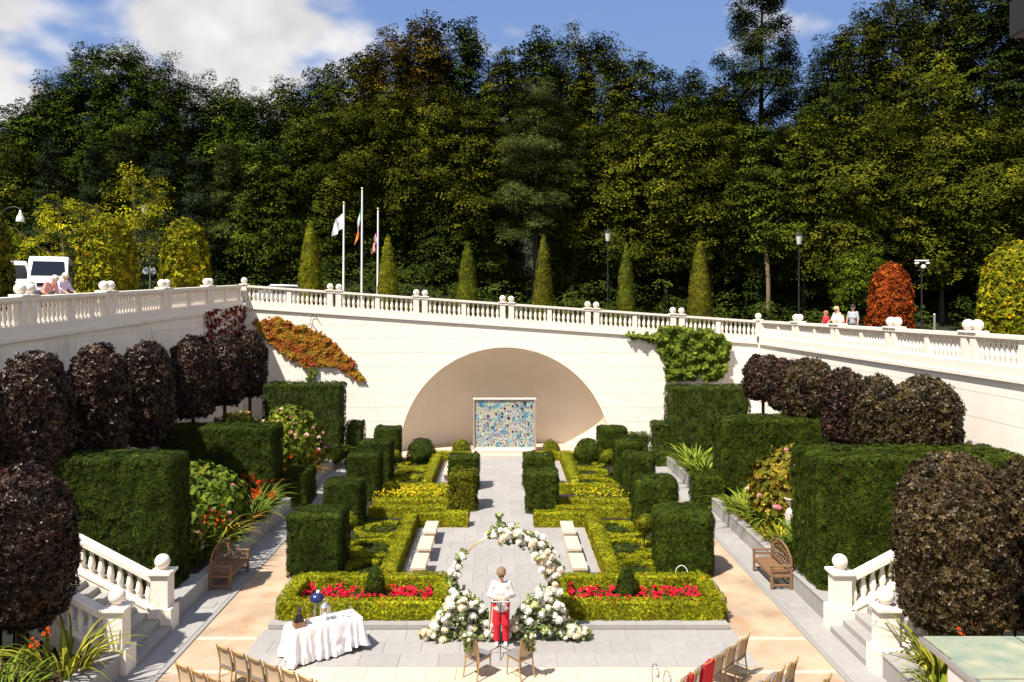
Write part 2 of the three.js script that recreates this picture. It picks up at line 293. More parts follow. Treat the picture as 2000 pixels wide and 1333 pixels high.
function hedge(name, label, [x0, x1, d0, d1, y0, y1], { r = 0.12, dens = 230, group, category = 'hedge', ...look } = {}) {
  const w = x1 - x0, d = d1 - d0, h = y1 - y0, o = thing(name, label, category, [(x0 + x1) / 2, y0, (d0 + d1) / 2], 0, group);
  part(o, 'inner_growth', coreBlock(w, h, d, r, look.size ? look.size * 1.3 : 0.1), leafyBody(look.c ?? COL.yew));
  dress(o, sampleBlock(w, h, d, r, dens), look); return o;
}
function turned(name, label, [x, y, d], prof, { dens = 200, group, category = 'topiary', stem, ...look } = {}) {
  const o = thing(name, label, category, [x, y, d], 0, group);
  if (stem) part(o, 'trunk', bar([0, stem[2] ?? 0, 0], [0, stem[1], 0], stem[0], stem[0] * 0.85, 8), M.bark);
  part(o, 'inner_growth', coreTurned(prof, look.size ? look.size * 1.4 : 0.12), leafyBody(look.c ?? COL.yew));
  dress(o, sampleTurned(prof, dens), look); return o;
}

// ---------------------------------------------------------------- setting: ground
const ledgeLeft = (d) => 6.97 + 0.0436 * (d - 22.1), ledgeBack = (x) => mix(7.89, 5.95, clamp((x + 14) / 28)), LEDGE_RIGHT = 5.95;
function terrain(x, d) {
  let y;
  if (d < 43.4) y = x < 0 ? ledgeLeft(Math.max(d, 5)) : LEDGE_RIGHT; else y = ledgeBack(x);
  y += 0.32;
  if (d > 50) { const t = smooth(50, 62, d); y += t * (0.10 * (d - 50) + 1.2 * noise2(x * 0.03, d * 0.03)) + smooth(80, 170, d) * 16; }
  return y;
}
{
  const tg = (x0, x1, nx, d0, d1, nd) => grid((u, v) => { const x = mix(x0, x1, u), d = mix(d0, d1, v); return [x, terrain(x, d), -d]; }, nx, nd);
  const g = merge([tg(-150, -14.3, 40, 4, 43.4, 12), tg(14.3, 150, 40, 4, 43.4, 12), tg(-150, 150, 100, 43.45, 240, 70)]);
  structure('grass_ground', metres(g), M.grass, 'rough grass and leaf litter of the upper ground under the trees');
  const strip = (f, n) => grid((u, v) => { const [x, d] = f(u, v); return [x, terrain(x, d) + 0.012, -d]; }, n, 2);
  structure('terrace_pavement', metres(merge([strip((u, v) => [mix(-14.45, -17.4, v), mix(6, 46.5, u)], 40), strip((u, v) => [mix(14.45, 17.2, v), mix(6, 46.2, u)], 40), strip((u, v) => [mix(-14.4, 14.4, u), mix(43.55, 45.2, v)], 30)])), M.tile[0], 'pale stone walk behind the balustrades');
  structure('driveway', metres(strip((u, v) => [mix(-70, -15, u), mix(44, 49.5, v)], 30)), M.asphalt, 'grey tarmac drive where the vans are parked');
}
structure('court_ground', box(16.8, 0.3, 36, 0, -0.15, -25), M.sand, 'golden resin gravel paths of the sunken court');
function paving(name, label, areas, mats, top = 0.014, joint = 0.006) { // areas: [x0, x1, d0, d1, nx, nd, stagger]
  const s = structure(name, null, null, label), cache = new Map();
  for (const [x0, x1, d0, d1, nx, nd, stag] of areas) {
    const w = (x1 - x0) / nx, d = (d1 - d0) / nd;
    for (let j = 0; j < nd; j++) for (let i = 0; i < nx + (stag && j % 2 ? 1 : 0); i++) {
      let a = x0 + i * w, b = a + w; if (stag && j % 2) { a -= w / 2; b -= w / 2; a = Math.max(a, x0); b = Math.min(b, x1); }
      const key = (b - a).toFixed(3) + '/' + d.toFixed(3); if (!cache.has(key)) cache.set(key, bevelBox(b - a - joint, 0.08, d - joint, 0.003));
      part(s, 'slab', cache.get(key), mats[Math.floor(rnd() * mats.length)], [(a + b) / 2, top - 0.08 + rr(-0.0015, 0.0015), -(d0 + (j + 0.5) * d)]);
    }
  }
  return s;
}
seed(31);
paving('stone_pad', 'grey granite slabs in front of the flower arch', [[-5.85, 5.7, 17.62, 19.62, 13, 3, 1]], M.granite);
paving('garden_path', 'pale grey granite paving of the garden axis and its two seating bays', [[-1.55, 1.55, 19.95, 22.2, 3, 3], [-2.95, 2.95, 22.2, 28.6, 7, 8, 1], [-1.17, 1.17, 28.6, 34.4, 3, 7, 1], [-2.95, 2.95, 34.4, 40.6, 7, 8, 1], [-1.17, 1.17, 40.6, 42.4, 3, 2]], M.granite);
paving('side_path', 'granite slab walk beside the raised beds', [[-8.2, -7.47, 14, 42.6, 1, 27], [7.47, 8.2, 14, 42.6, 1, 27]], M.granite);
paving('path_kerb', 'dark granite edging between the gravel and the slab walks', [[-7.45, -7.33, 14, 42.6, 1, 24], [7.33, 7.45, 14, 42.6, 1, 24]], [M.graniteDark], 0.03);
paving('tile_terrace', 'cream square tiles where the chairs stand', [[-4.9, 4.9, 14.3, 17.6, 15, 5, 1]], M.tile);
paving('gravel_band', 'pale flush stone bands crossing the gravel', [[-7.3, -5.88, 19.05, 19.2, 2, 1], [5.73, 7.3, 19.05, 19.2, 2, 1], [-7.3, -4.92, 17.3, 17.45, 3, 1], [4.92, 7.3, 17.3, 17.45, 3, 1]], [M.tile[2]], 0.008);
{
  const k = paving('bed_kerb', 'raised granite kerb in front of the red flower beds', [[-5.75, 5.62, 19.62, 19.95, 10, 1]], M.granite, 0.12);
  k.children.forEach(c => { c.position.y = 0.02; c.scale.y = 1.4; });
}
for (const s of [-1, 1]) {
  const soil = merge([box(2.75, 0.02, 2.0, s * 3.05, 0.014, -21), box(3.05, 0.02, 19.4, s * 4.52, 0.014, -32.1), box(1.8, 0.02, 5.4, s * 2.1, 0.01, -31.4)]);
  structure('bed_soil', soil, M.soil, 'dark soil of the clipped box garden');
  const slope = (d0, d1, n) => grid((u, v) => { const x = s * mix(8.28, 14.02, v), d = mix(d0, d1, u); return [x, 0.42 + 1.1 * v * v + 0.05 * noise2(x * 2, d * 2), -d]; }, n, 12);
  structure('planting_bed', metres(merge([slope(11.5, 17.3, 12), slope(19.85, 43.2, 48)])), M.mulch, 'brown bark mulch of the raised bed below the side wall');
}

// ---------------------------------------------------------------- retaining walls in painted courses
const ARCH_X = 0.22, ARCH_R = 5.72, JOINTS = [0.2, 0.95, 1.7, 2.45, 3.2, 3.95, 4.7, 5.45, 6.2, 6.95, 7.7, 8.5];
function courseShapes(x0, x1, y0, y1, topOf, arch) { // the part of a band between y0 and y1 that lies under topOf(x) and outside the arch
  const N = 56, shapes = []; let run = [];
  const flush = () => { if (run.length > 1) { const s = new THREE.Shape(); run.forEach((r, i) => i ? s.lineTo(r[0], r[1]) : s.moveTo(r[0], r[1])); for (let i = run.length - 1; i >= 0; i--) s.lineTo(run[i][0], run[i][2]); shapes.push(s); } run = []; };
  const xs = []; for (let i = 0; i <= N; i++) xs.push(mix(x0, x1, i / N));
  if (arch && y0 < arch) for (let i = 0; i <= 40; i++) { const y = mix(y0, Math.min(y1, arch), i / 40), h = Math.sqrt(Math.max(0, arch * arch - y * y)); xs.push(ARCH_X - h, ARCH_X + h); }
  xs.sort((a, b) => a - b);
  let last = -1e9;
  for (const x of xs) {
    if (x - last < 1e-4) continue; last = x;
    const top = Math.min(y1, topOf(x)); let bot = y0;
    if (arch) { const dx = Math.abs(x - ARCH_X); if (dx < arch) bot = Math.max(y0, Math.sqrt(arch * arch - dx * dx)); }
    if (top - bot > 0.002) run.push([x, bot, top]); else { if (run.length) run.push([x, bot, Math.max(top, bot)]); flush(); }
  }
  flush(); return shapes;
}
function retainingWall(label, x0, x1, topOf, arch, place, face = M.wall) {
  const o = thing('retaining_wall', label, 'wall');
  const ex = (shapes, depth, z) => { const g = metres(new THREE.ExtrudeGeometry(shapes, { depth, bevelEnabled: false, curveSegments: 4 }).translate(0, 0, z)); return place(g); };
  part(o, 'backing', ex(courseShapes(x0, x1, -0.1, 9, (x) => topOf(x) - 0.01, arch && arch + 0.004), 0.25, -0.275), M.wall);
  let y = -0.05;
  for (const j of JOINTS) { const sh = courseShapes(x0, x1, y + 0.006, j - 0.006, topOf, arch); if (sh.length) for (const s of sh) part(o, 'course', ex([s], 0.05, -0.05), face); y = j; }
  return o;
}
const backWall = retainingWall('tall cream rendered wall with the big round-arched niche', -14, 14, (x) => ledgeBack(x) + 0.01, ARCH_R, (g) => g.translate(0, 0, -43.2));
retainingWall('shaded cream side wall behind the taller row of purple beeches', 8, 43.2, (d) => ledgeLeft(d) + 0.01, 0, (g) => g.rotateY(Math.PI / 2).translate(-14, 0, 0), M.wallWorn);
retainingWall('sunlit cream side wall with level top behind the clipped beeches', -43.2, -8, () => LEDGE_RIGHT + 0.01, 0, (g) => g.rotateY(-Math.PI / 2).translate(14, 0, 0));
part(backWall, 'niche_shell', metres(grid((u, v) => { const a = Math.PI * u, f = v * Math.PI / 2; return [ARCH_X - ARCH_R * Math.cos(a) * Math.cos(f), ARCH_R * Math.sin(a) * Math.cos(f), -43.44 - 3.0 * Math.sin(f)]; }, 64, 32)), M.niche);
structure('niche_floor', box(11.6, 0.2, 4.6, ARCH_X, -0.06, -44.4), M.tile[1], 'cream stone floor at the foot of the niche');

// ---------------------------------------------------------------- balustrades
const BALUSTER = (() => { // turned vase shape with square foot and cap, 0.70 m
  const g = lathe([[0.05, 0.06], [0.066, 0.085], [0.05, 0.11], [0.078, 0.2], [0.088, 0.27], [0.076, 0.36], [0.05, 0.5], [0.042, 0.56], [0.062, 0.585], [0.062, 0.61], [0.044, 0.625], [0.05, 0.65]], 10);
  return merge([g, new THREE.BoxGeometry(0.15, 0.06, 0.15).translate(0, 0.03, 0), new THREE.BoxGeometry(0.14, 0.05, 0.14).translate(0, 0.675, 0)]);
})();
const BALL = merge([new THREE.SphereGeometry(0.17, 20, 14).translate(0, 0.2, 0), lathe([[0.12, 0], [0.12, 0.03], [0.07, 0.05], [0.08, 0.075]], 14)]);
const CAP = merge([bevelBox(0.44, 0.07, 0.44, 0.015).translate(0, 0.035, 0), new THREE.BoxGeometry(0.37, 0.04, 0.37).translate(0, 0.018, 0)]);
function balustrade(label, a, b, piers, { plinth = 0.38, gap = 0.235, ledge = true, pierBase = 0, width = 0.42 } = {}) {
  // a, b: [x, y, d] at the underside of the plinth; piers: [{s, ball, w}] along the line in metres
  const o = thing('balustrade', label, 'balustrade', a), dx = b[0] - a[0], dz = -(b[2] - a[2]), L = Math.hypot(dx, dz), slope = (b[1] - a[1]) / L, ux = dx / L, uz = dz / L;
  const at = (s, y) => [ux * s, slope * s + y, uz * s], turn = Math.atan2(-uz, ux);
  part(o, 'plinth', beam(at(0, 0.06), at(L, 0.06), width, plinth - 0.06), M.cast);
  if (ledge) part(o, 'ledge_moulding', beam(at(0, -0.05), at(L, -0.05), width + 0.1, 0.11), M.cast);
  part(o, 'handrail', beam(at(0, plinth + 0.74), at(L, plinth + 0.74), 0.36, 0.11), M.cast);
  part(o, 'rail_fillet', beam(at(0, plinth + 0.695), at(L, plinth + 0.695), 0.25, 0.05), M.cast);
  const sorted = piers.slice().sort((p, q) => p.s - q.s);
  sorted.forEach((p, i) => {
    const w = p.w ?? 0.3, h = (p.ball ? 0.83 : 0.75) + (p.up ?? 0), g = part(o, 'pier', bevelBox(w, h, w, 0.012), M.cast, at(p.s, plinth - 0.02), [0, turn, 0]);
    if (p.ball) { part(g, 'pier_cap', CAP, M.cast, [0, h, 0]); part(g, 'ball_finial', BALL, M.cast, [0, h + 0.075, 0]); }
    const q = sorted[i + 1]; if (!q) return;
    const s0 = p.s + w / 2, s1 = q.s - (q.w ?? 0.3) / 2, n = Math.floor((s1 - s0) / gap);
    if (n > 1) for (let k = 0; k < n; k++) part(o, 'baluster', BALUSTER, M.cast, at(mix(s0, s1, (k + 0.5) / n), plinth + 0.0), [0, turn, 0]);
  });
  return o;
}
const bays = (centres, ends) => { const list = [...ends]; const c = [...centres].sort((a, b) => a - b); c.forEach((s) => list.push({ s: s - 0.235, ball: true }, { s: s + 0.235, ball: true })); const all = [ends[0].s, ...c, ends[ends.length - 1].s]; for (let i = 0; i + 1 < all.length; i++) list.push({ s: (all[i] + all[i + 1]) / 2, w: 0.24 }); return list; };
{
  const backC = [-9.08, -4.39, 0.31, 4.94, 9.58].map(x => x + 13.85);
  balustrade('cream stone balustrade sloping across the top of the niche wall', [-13.85, ledgeBack(-13.85), 43.36], [13.85, ledgeBack(13.85), 43.36], bays(backC, [{ s: -0.15, ball: true, w: 0.34 }, { s: 27.85, ball: true, w: 0.34 }]));
  const leftC = [38.45, 33.45, 28.6, 23.66, 18.8].map(d => 43.05 - d);
  balustrade('shaded stone balustrade climbing above the purple beeches, an older couple leaning on it', [-14.16, ledgeLeft(43.05), 43.05], [-14.16, ledgeLeft(13), 13], bays(leftC, [{ s: 0.2, w: 0.24 }, { s: 29.9, ball: true }]));
  const rightC = [38.0, 33.5, 28.7, 23.9, 19.1].map(d => 43.05 - d);
  balustrade('sunlit level stone balustrade where a family with two children looks over', [14.16, LEDGE_RIGHT, 43.05], [14.16, LEDGE_RIGHT, 13], bays(rightC, [{ s: 0.2, w: 0.24 }, { s: 29.9, ball: true }]));
}

// ---------------------------------------------------------------- flights of steps with their balustrades
for (const s of [-1, 1]) {
  const side = s < 0 ? 'beside the taller dark hedge' : 'beside the glass canopy';
  const st = thing('stone_stairs', `grey stone steps climbing between white balusters ${side}`, 'stairs', [s * 8.06, 0, 18.57]);
  for (let k = 0; k < 12; k++) part(st, 'step', bevelBox(0.36, 0.16 * (k + 1), 1.86, 0.012), M.granite[k % 3], [s * (0.18 + 0.3 * k) , 0, 0]);
  for (const [d, which] of [[19.74, 'far'], [17.4, 'near']]) {
    const far = which === 'far', b = thing('stair_balustrade', `white stair balustrade with ball-topped newel ${s < 0 ? (far ? 'against the tall dark yew hedge' : 'behind the lily leaves and dark beech') : (far ? 'against the bright yew hedge' : 'half hidden by the purple beech and canopy')}`, 'balustrade', [s * 8.4, 0, d]);
    part(b, 'newel_base', bevelBox(0.62, 0.56, 0.5, 0.015), M.cast);
    const nw = part(b, 'newel', bevelBox(0.42, 0.78, 0.4, 0.015), M.cast, [0, 0.55, 0]);
    part(nw, 'newel_cap', merge([bevelBox(0.56, 0.09, 0.54, 0.02).translate(0, 0.03, 0), new THREE.BoxGeometry(0.48, 0.04, 0.46).translate(0, 0.012, 0)]), M.cast, [0, 0.78, 0]);
    part(nw, 'ball_finial', BALL, M.cast, [0, 0.89, 0]).scale.setScalar(1.08);
    const E = 3.3, sl = 0.525;
    part(b, 'stringer', beam([s * 0.2, 0.08, 0], [s * E, 0.08 + sl * (E - 0.2), 0], 0.44, 0.46), M.cast);
    part(b, 'stringer_coping', beam([s * 0.2, 0.5, 0], [s * E, 0.5 + sl * (E - 0.2), 0], 0.5, 0.07), M.cast);
    part(b, 'handrail', beam([s * 0.2, 1.17, 0], [s * E, 1.17 + sl * (E - 0.2), 0], 0.34, 0.12), M.cast);
    for (let k = 0; k < 13; k++) { const x = 0.34 + k * 0.235; part(b, 'baluster', BALUSTER, M.cast, [s * x, 0.5 + sl * (x - 0.2), 0]).scale.y = 0.97; }
  }
}

// ---------------------------------------------------------------- raised bed walls
seed(41);
for (const s of [-1, 1]) for (const [d0, d1, wide, label] of [[13.2, 17.12, 0.55, 'short low granite bed wall below the stair balustrade'], [20.02, 31.0, 0.57, 'long low granite bed wall behind the wooden bench'], [33.6, 41.4, 0.4, 'low granite bed wall at the niche end of the slab walk']]) {
  const w = thing('bed_wall', `${label}, ${s < 0 ? 'shaded side' : 'sunlit side'}`, 'wall', [s * 8.2, 0, d0]), n = Math.max(3, Math.round((d1 - d0) / 1.1)), L = (d1 - d0) / n, blk = bevelBox(0.26, 0.46, L - 0.008, 0.008), c1 = bevelBox(wide, 0.06, L - 0.008, 0.012), c2 = bevelBox(0.3, 0.06, L - 0.008, 0.012);
  for (let k = 0; k < n; k++) {
    part(w, 'wall_block', blk, M.granite[k % 3], [s * 0.13, 0, -(k + 0.5) * L]);
    const near = (k + 0.5) * L < 2.2 || wide < 0.56; part(w, 'coping_stone', near ? c1 : c2, M.granite[(k + 1) % 3], [s * ((near ? wide : 0.3) / 2 - 0.02), 0.455, -(k + 0.5) * L]);
  }
}
for (const s of [-1, 1]) { // small access cover let into the slab walk
  const c = thing('access_cover', `square access cover in the slab walk near the ${s < 0 ? 'bench in shade' : 'bench in the sun'}`, 'cover', [s * 7.85, 0.012, 21.2]);
  part(c, 'cover_frame', box(0.5, 0.008, 0.42, 0, 0.005, 0), M.graniteDark); part(c, 'cover_plate', box(0.45, 0.012, 0.37, 0, 0.008, 0), M.granite[1]);
}

// ---------------------------------------------------------------- tall yew hedges across the side beds
seed(51);
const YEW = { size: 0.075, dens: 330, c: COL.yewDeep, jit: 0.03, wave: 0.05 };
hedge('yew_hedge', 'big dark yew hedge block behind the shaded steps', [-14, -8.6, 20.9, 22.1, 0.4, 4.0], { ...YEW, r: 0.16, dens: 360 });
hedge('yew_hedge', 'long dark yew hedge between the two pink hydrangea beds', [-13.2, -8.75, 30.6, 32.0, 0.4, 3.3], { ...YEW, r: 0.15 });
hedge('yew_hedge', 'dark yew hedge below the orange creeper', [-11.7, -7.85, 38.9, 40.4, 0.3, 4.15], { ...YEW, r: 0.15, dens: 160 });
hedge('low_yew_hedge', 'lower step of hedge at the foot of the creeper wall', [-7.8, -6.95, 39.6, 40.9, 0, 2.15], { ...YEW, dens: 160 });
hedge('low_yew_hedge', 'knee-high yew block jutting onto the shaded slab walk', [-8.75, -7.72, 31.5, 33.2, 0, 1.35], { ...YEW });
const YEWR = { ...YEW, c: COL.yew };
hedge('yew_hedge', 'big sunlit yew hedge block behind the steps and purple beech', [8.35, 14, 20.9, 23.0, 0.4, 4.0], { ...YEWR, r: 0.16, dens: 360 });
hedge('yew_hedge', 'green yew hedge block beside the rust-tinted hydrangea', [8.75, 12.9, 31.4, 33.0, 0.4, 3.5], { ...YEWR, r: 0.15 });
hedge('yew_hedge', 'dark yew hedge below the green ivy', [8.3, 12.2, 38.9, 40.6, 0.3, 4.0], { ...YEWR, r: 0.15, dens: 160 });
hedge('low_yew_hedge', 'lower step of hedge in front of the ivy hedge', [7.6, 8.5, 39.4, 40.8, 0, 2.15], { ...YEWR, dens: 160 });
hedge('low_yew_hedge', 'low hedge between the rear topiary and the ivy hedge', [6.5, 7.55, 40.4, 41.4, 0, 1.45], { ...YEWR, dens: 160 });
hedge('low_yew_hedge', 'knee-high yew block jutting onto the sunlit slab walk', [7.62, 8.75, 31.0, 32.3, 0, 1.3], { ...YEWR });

// ---------------------------------------------------------------- clipped yew pillars of the box garden
const rows = ['first', 'second', 'third', 'fourth', 'fifth'];
[[23.35, 1.62, 1.35, 1.84], [28.2, 1.36, 1.2, 1.7], [32.4, 1.34, 1.2, 1.92], [35.4, 1.4, 1.2, 1.92], [39.5, 1.26, 1.1, 1.9]].forEach(([d, w, dp, h], i) => {
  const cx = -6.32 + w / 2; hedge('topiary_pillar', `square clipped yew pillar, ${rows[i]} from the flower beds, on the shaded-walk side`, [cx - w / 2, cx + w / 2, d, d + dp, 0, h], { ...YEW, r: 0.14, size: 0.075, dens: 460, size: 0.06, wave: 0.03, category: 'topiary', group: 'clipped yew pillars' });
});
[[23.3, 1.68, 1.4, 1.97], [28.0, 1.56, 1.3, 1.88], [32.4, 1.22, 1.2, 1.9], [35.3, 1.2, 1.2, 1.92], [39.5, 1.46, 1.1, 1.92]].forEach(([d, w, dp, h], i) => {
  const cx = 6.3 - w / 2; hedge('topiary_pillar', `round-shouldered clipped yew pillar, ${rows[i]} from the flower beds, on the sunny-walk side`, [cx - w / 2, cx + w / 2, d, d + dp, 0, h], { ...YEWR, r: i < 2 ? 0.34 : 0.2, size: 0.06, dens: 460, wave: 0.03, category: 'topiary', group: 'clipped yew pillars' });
});
hedge('topiary_block', 'olive green block of clipped beech beside the central path', [-2.0, -0.98, 30.9, 32.2, 0, 1.45], { ...YEW, c: COL.olive, leaf: 'beech', size: 0.08, dens: 300, category: 'topiary' });
hedge('topiary_block', 'dark clipped yew block beside the central path', [0.98, 2.2, 30.5, 31.8, 0, 1.57], { ...YEWR, size: 0.075, dens: 300, category: 'topiary' });
hedge('topiary_block', 'clipped yew block behind the olive block, near the niche', [-2.3, -0.98, 34.4, 35.6, 0, 1.43], { ...YEWR, size: 0.08, dens: 260, category: 'topiary' });
hedge('topiary_block', 'clipped yew block behind the dark block, near the niche', [0.98, 2.3, 34.4, 35.6, 0, 1.45], { ...YEWR, size: 0.08, dens: 260, category: 'topiary' });
const domeProfile = (r, h) => { const p = [[r * 0.86, 0.02], [r, h * 0.3]]; for (let i = 1; i <= 8; i++) { const a = i / 8 * Math.PI / 2; p.push([Math.max(0.01, r * Math.cos(a)), h * 0.3 + h * 0.7 * Math.sin(a)]); } return p; };
const ballProfile = (r, y) => { const p = []; for (let i = 0; i <= 12; i++) { const a = -Math.PI / 2 + i / 12 * Math.PI; p.push([Math.max(0.01, r * Math.cos(a)), y + r * Math.sin(a)]); } return p; };
turned('yew_dome', 'dark yew dome in front of the niche, shaded end', [-4.06, 0, 40.5], domeProfile(0.72, 1.25), { ...YEW, size: 0.08, dens: 260 });
turned('yew_dome', 'dark yew dome in front of the sunlit end of the niche', [4.42, 0, 40.5], domeProfile(0.72, 1.25), { ...YEWR, size: 0.08, dens: 260 });
turned('box_ball', 'small flattened box ball beside the mosaic panel, shadow side', [-2.1, 0, 42], domeProfile(0.52, 0.92), { c: COL.boxDeep, leaf: 'box', size: 0.07, dens: 260 });
turned('box_ball', 'small flattened box ball beside the mosaic panel, sunny side', [2.62, 0, 42], domeProfile(0.48, 0.9), { c: COL.boxDeep, leaf: 'box', size: 0.07, dens: 260 });
for (const [x, d, y, r, label] of [[-4.92, 25.9, 0.98, 0.27, 'box ball on a stem behind the nearest shaded yew pillar'], [4.62, 25.7, 0.95, 0.3, 'box ball on a stem behind the nearest sunlit yew pillar'], [-4.98, 37.4, 0.95, 0.28, 'box ball on a stem among the rear pillars, shaded walk'], [5.0, 37.2, 0.95, 0.34, 'box ball on a stem among the rear pillars, sunny walk']])
  turned('ball_standard', label, [x, 0, d], ballProfile(r, y), { c: COL.boxDeep, leaf: 'box', size: 0.06, dens: 320, stem: [0.02, y] });
for (const s of [-1, 1]) turned('cone_topiary', s < 0 ? 'small dark yew cone in the red bed near the white table' : 'small dark yew cone in the red bed with the wire hoop', [s * 3.38, 0, 21.3], [[0.27, 0.02], [0.29, 0.25], [0.25, 0.55], [0.16, 0.85], [0.04, 1.02]], { ...YEW, size: 0.06, dens: 420 });

// ---------------------------------------------------------------- low box hedges and scrolls
const BOX = { leaf: 'box', c: COL.box, size: 0.036, jit: 0.014, wave: 0.022, tilt: 0.25 };
function lowHedge(name, label, lines, wid, h, { dens = 420, group, ...look } = {}) {
  dens *= 1.9; const o = thing(name, label, 'hedge', [0, 0.012, 0], 0, group);
  const fine = (l) => { const r = []; for (let i = 0; i + 1 < l.length; i++) { const n = Math.max(1, Math.ceil(Math.hypot(l[i + 1][0] - l[i][0], l[i + 1][1] - l[i][1]) / 0.5)); for (let k = 0; k < n; k++) r.push([mix(l[i][0], l[i + 1][0], k / n), mix(l[i][1], l[i + 1][1], k / n)]); } r.push(l[l.length - 1]); return r; };
  const zs = lines.map(l => fine(l).map(([x, d]) => [x, -d]));
  zs.forEach(l => part(o, 'inner_growth', corePath(l, wid, h), leafyBody(look.c ?? COL.box)));
  const pts = zs.flatMap(l => { const p = samplePath(l, wid, h, dens); for (const e of [0, l.length - 1]) { const q = l[e ? e - 1 : 1], dx = l[e][0] - q[0], dz = l[e][1] - q[1], L = Math.hypot(dx, dz); for (let i = 0, n = wid * h * dens; i < n; i++) { const u = rr(-wid / 2, wid / 2); p.push({ p: new THREE.Vector3(l[e][0] - dz / L * u, rr(0, h), l[e][1] + dx / L * u), n: new THREE.Vector3(dx / L, 0.15, dz / L).normalize() }); } } return p; });
  dress(o, pts, { ...BOX, ...look }); return o;
}
const spiral = (cx, cd, r0, r1, a0, turns, s, n = 30, q = 1.25) => { const l = []; for (let i = 0; i <= n; i++) { const t = i / n, a = a0 + turns * 6.283 * t, r = mix(r0, r1, t); l.push([cx + s * r * Math.cos(a), cd + r * q * Math.sin(a)]); } return l; };
for (const s of [-1, 1]) {
  const which = s < 0 ? 'on the shaded side of the path' : 'on the sunny side of the path', bed = s < 0 ? 'near the white table' : 'with the wire hoop';
  lowHedge('box_border', `clipped box border framing the red flower bed ${bed}`, [[[s * 1.5, 20.1], [s * 5.55, 20.1]], [[s * 1.5, 22.0], [s * 5.6, 22.0]], [[s * 5.5, 20.2], [s * 5.5, 21.9]], [[s * 1.52, 20.2], [s * 1.52, 21.9]]], 0.44, 0.56, { dens: 460 });
  for (const [d0, d1, where] of [[22.35, 28.9, 'front seating bay'], [34.6, 40.8, 'rear seating bay']]) lowHedge('box_edging', `box edging along the ${where} ${which}`, [[[s * 3.22, d0], [s * 3.24, d1]]], 0.46, 0.5, { dens: d0 > 30 ? 300 : 420 });
  lowHedge('box_edging', `box edging closing the front seating bay ${which}`, [[[s * 3.0, 28.95], [s * 1.2, 28.95]]], 0.55, 0.5);
  lowHedge('box_edging', `double rows of box behind the scrolls ${which}`, [[[s * 5.0, 30.1], [s * 2.05, 30.1]], [[s * 5.0, 31.3], [s * 2.05, 31.3]]], 0.45, 0.42, { dens: 320 });
  lowHedge('box_edging', `row of box before the rear bay ${which}`, [[[s * 5.0, 33.9], [s * 2.3, 33.9]]], 0.4, 0.42, { dens: 300 });
  lowHedge('box_edging', `low box edging next to the niche ${which}`, [[[s * 4.6, 41.2], [s * 1.6, 41.2]]], 0.4, 0.45, { dens: 260 });
  for (const [cd, k, where, den] of [[24.1, 1, 'front', 420], [36.0, 0.9, 'rear', 280]]) {
    const c = s * 4.2, L = [], arc = (cx, cy, rx, ry, a0, a1, n = 22) => { const l = []; for (let i = 0; i <= n; i++) { const a = mix(a0, a1, i / n) * Math.PI / 180; l.push([cx + s * rx * Math.cos(a), cy + ry * Math.sin(a)]); } return l; };
    [0, 1, 2].forEach((q) => { // each scroll: a wide C that hooks back into its own middle
      const y = cd - 0.35 + q * 2.2 * k, f = q % 2 ? 1 : -1, o = arc(c, y, 0.86, 0.86 * k, f * 175, f * -125, 26), h = arc(c + s * 0.2, y - 0.3 * f, 0.34, 0.3 * k, f * -110, f * 60, 10);
      L.push(o, h);
    });
    lowHedge('scroll_hedge', `curling box scrolls of the ${where} parterre ${which}`, L, 0.26, 0.15, { dens: den * 1.1, size: 0.034, wave: 0.012 });
  }
}

seed(57);
for (const s of [-1, 1]) { // creeping ground cover between the scrolls
  const o = thing('ground_cover', `dark green ground cover between the box scrolls ${s < 0 ? 'on the shaded side' : 'on the sunny side'}`, 'ground cover', [0, 0.024, 0]), pts = []; stuff(o);
  for (const [d0, d1, n] of [[22.3, 29.6, 2600], [34.4, 41, 1700]]) for (let i = 0; i < n; i++) pts.push({ p: new THREE.Vector3(s * rr(3.45, 5.2), rr(0.005, 0.05), -rr(d0, d1)), n: new THREE.Vector3(rr(-.3, .3), 1, rr(-.3, .3)).normalize(), s: rr(.05, .085), c: tint(COL.yew) });
  sprigs(o, 'leaves', LEAF.box, LM.matte, pts, 0.3);
}

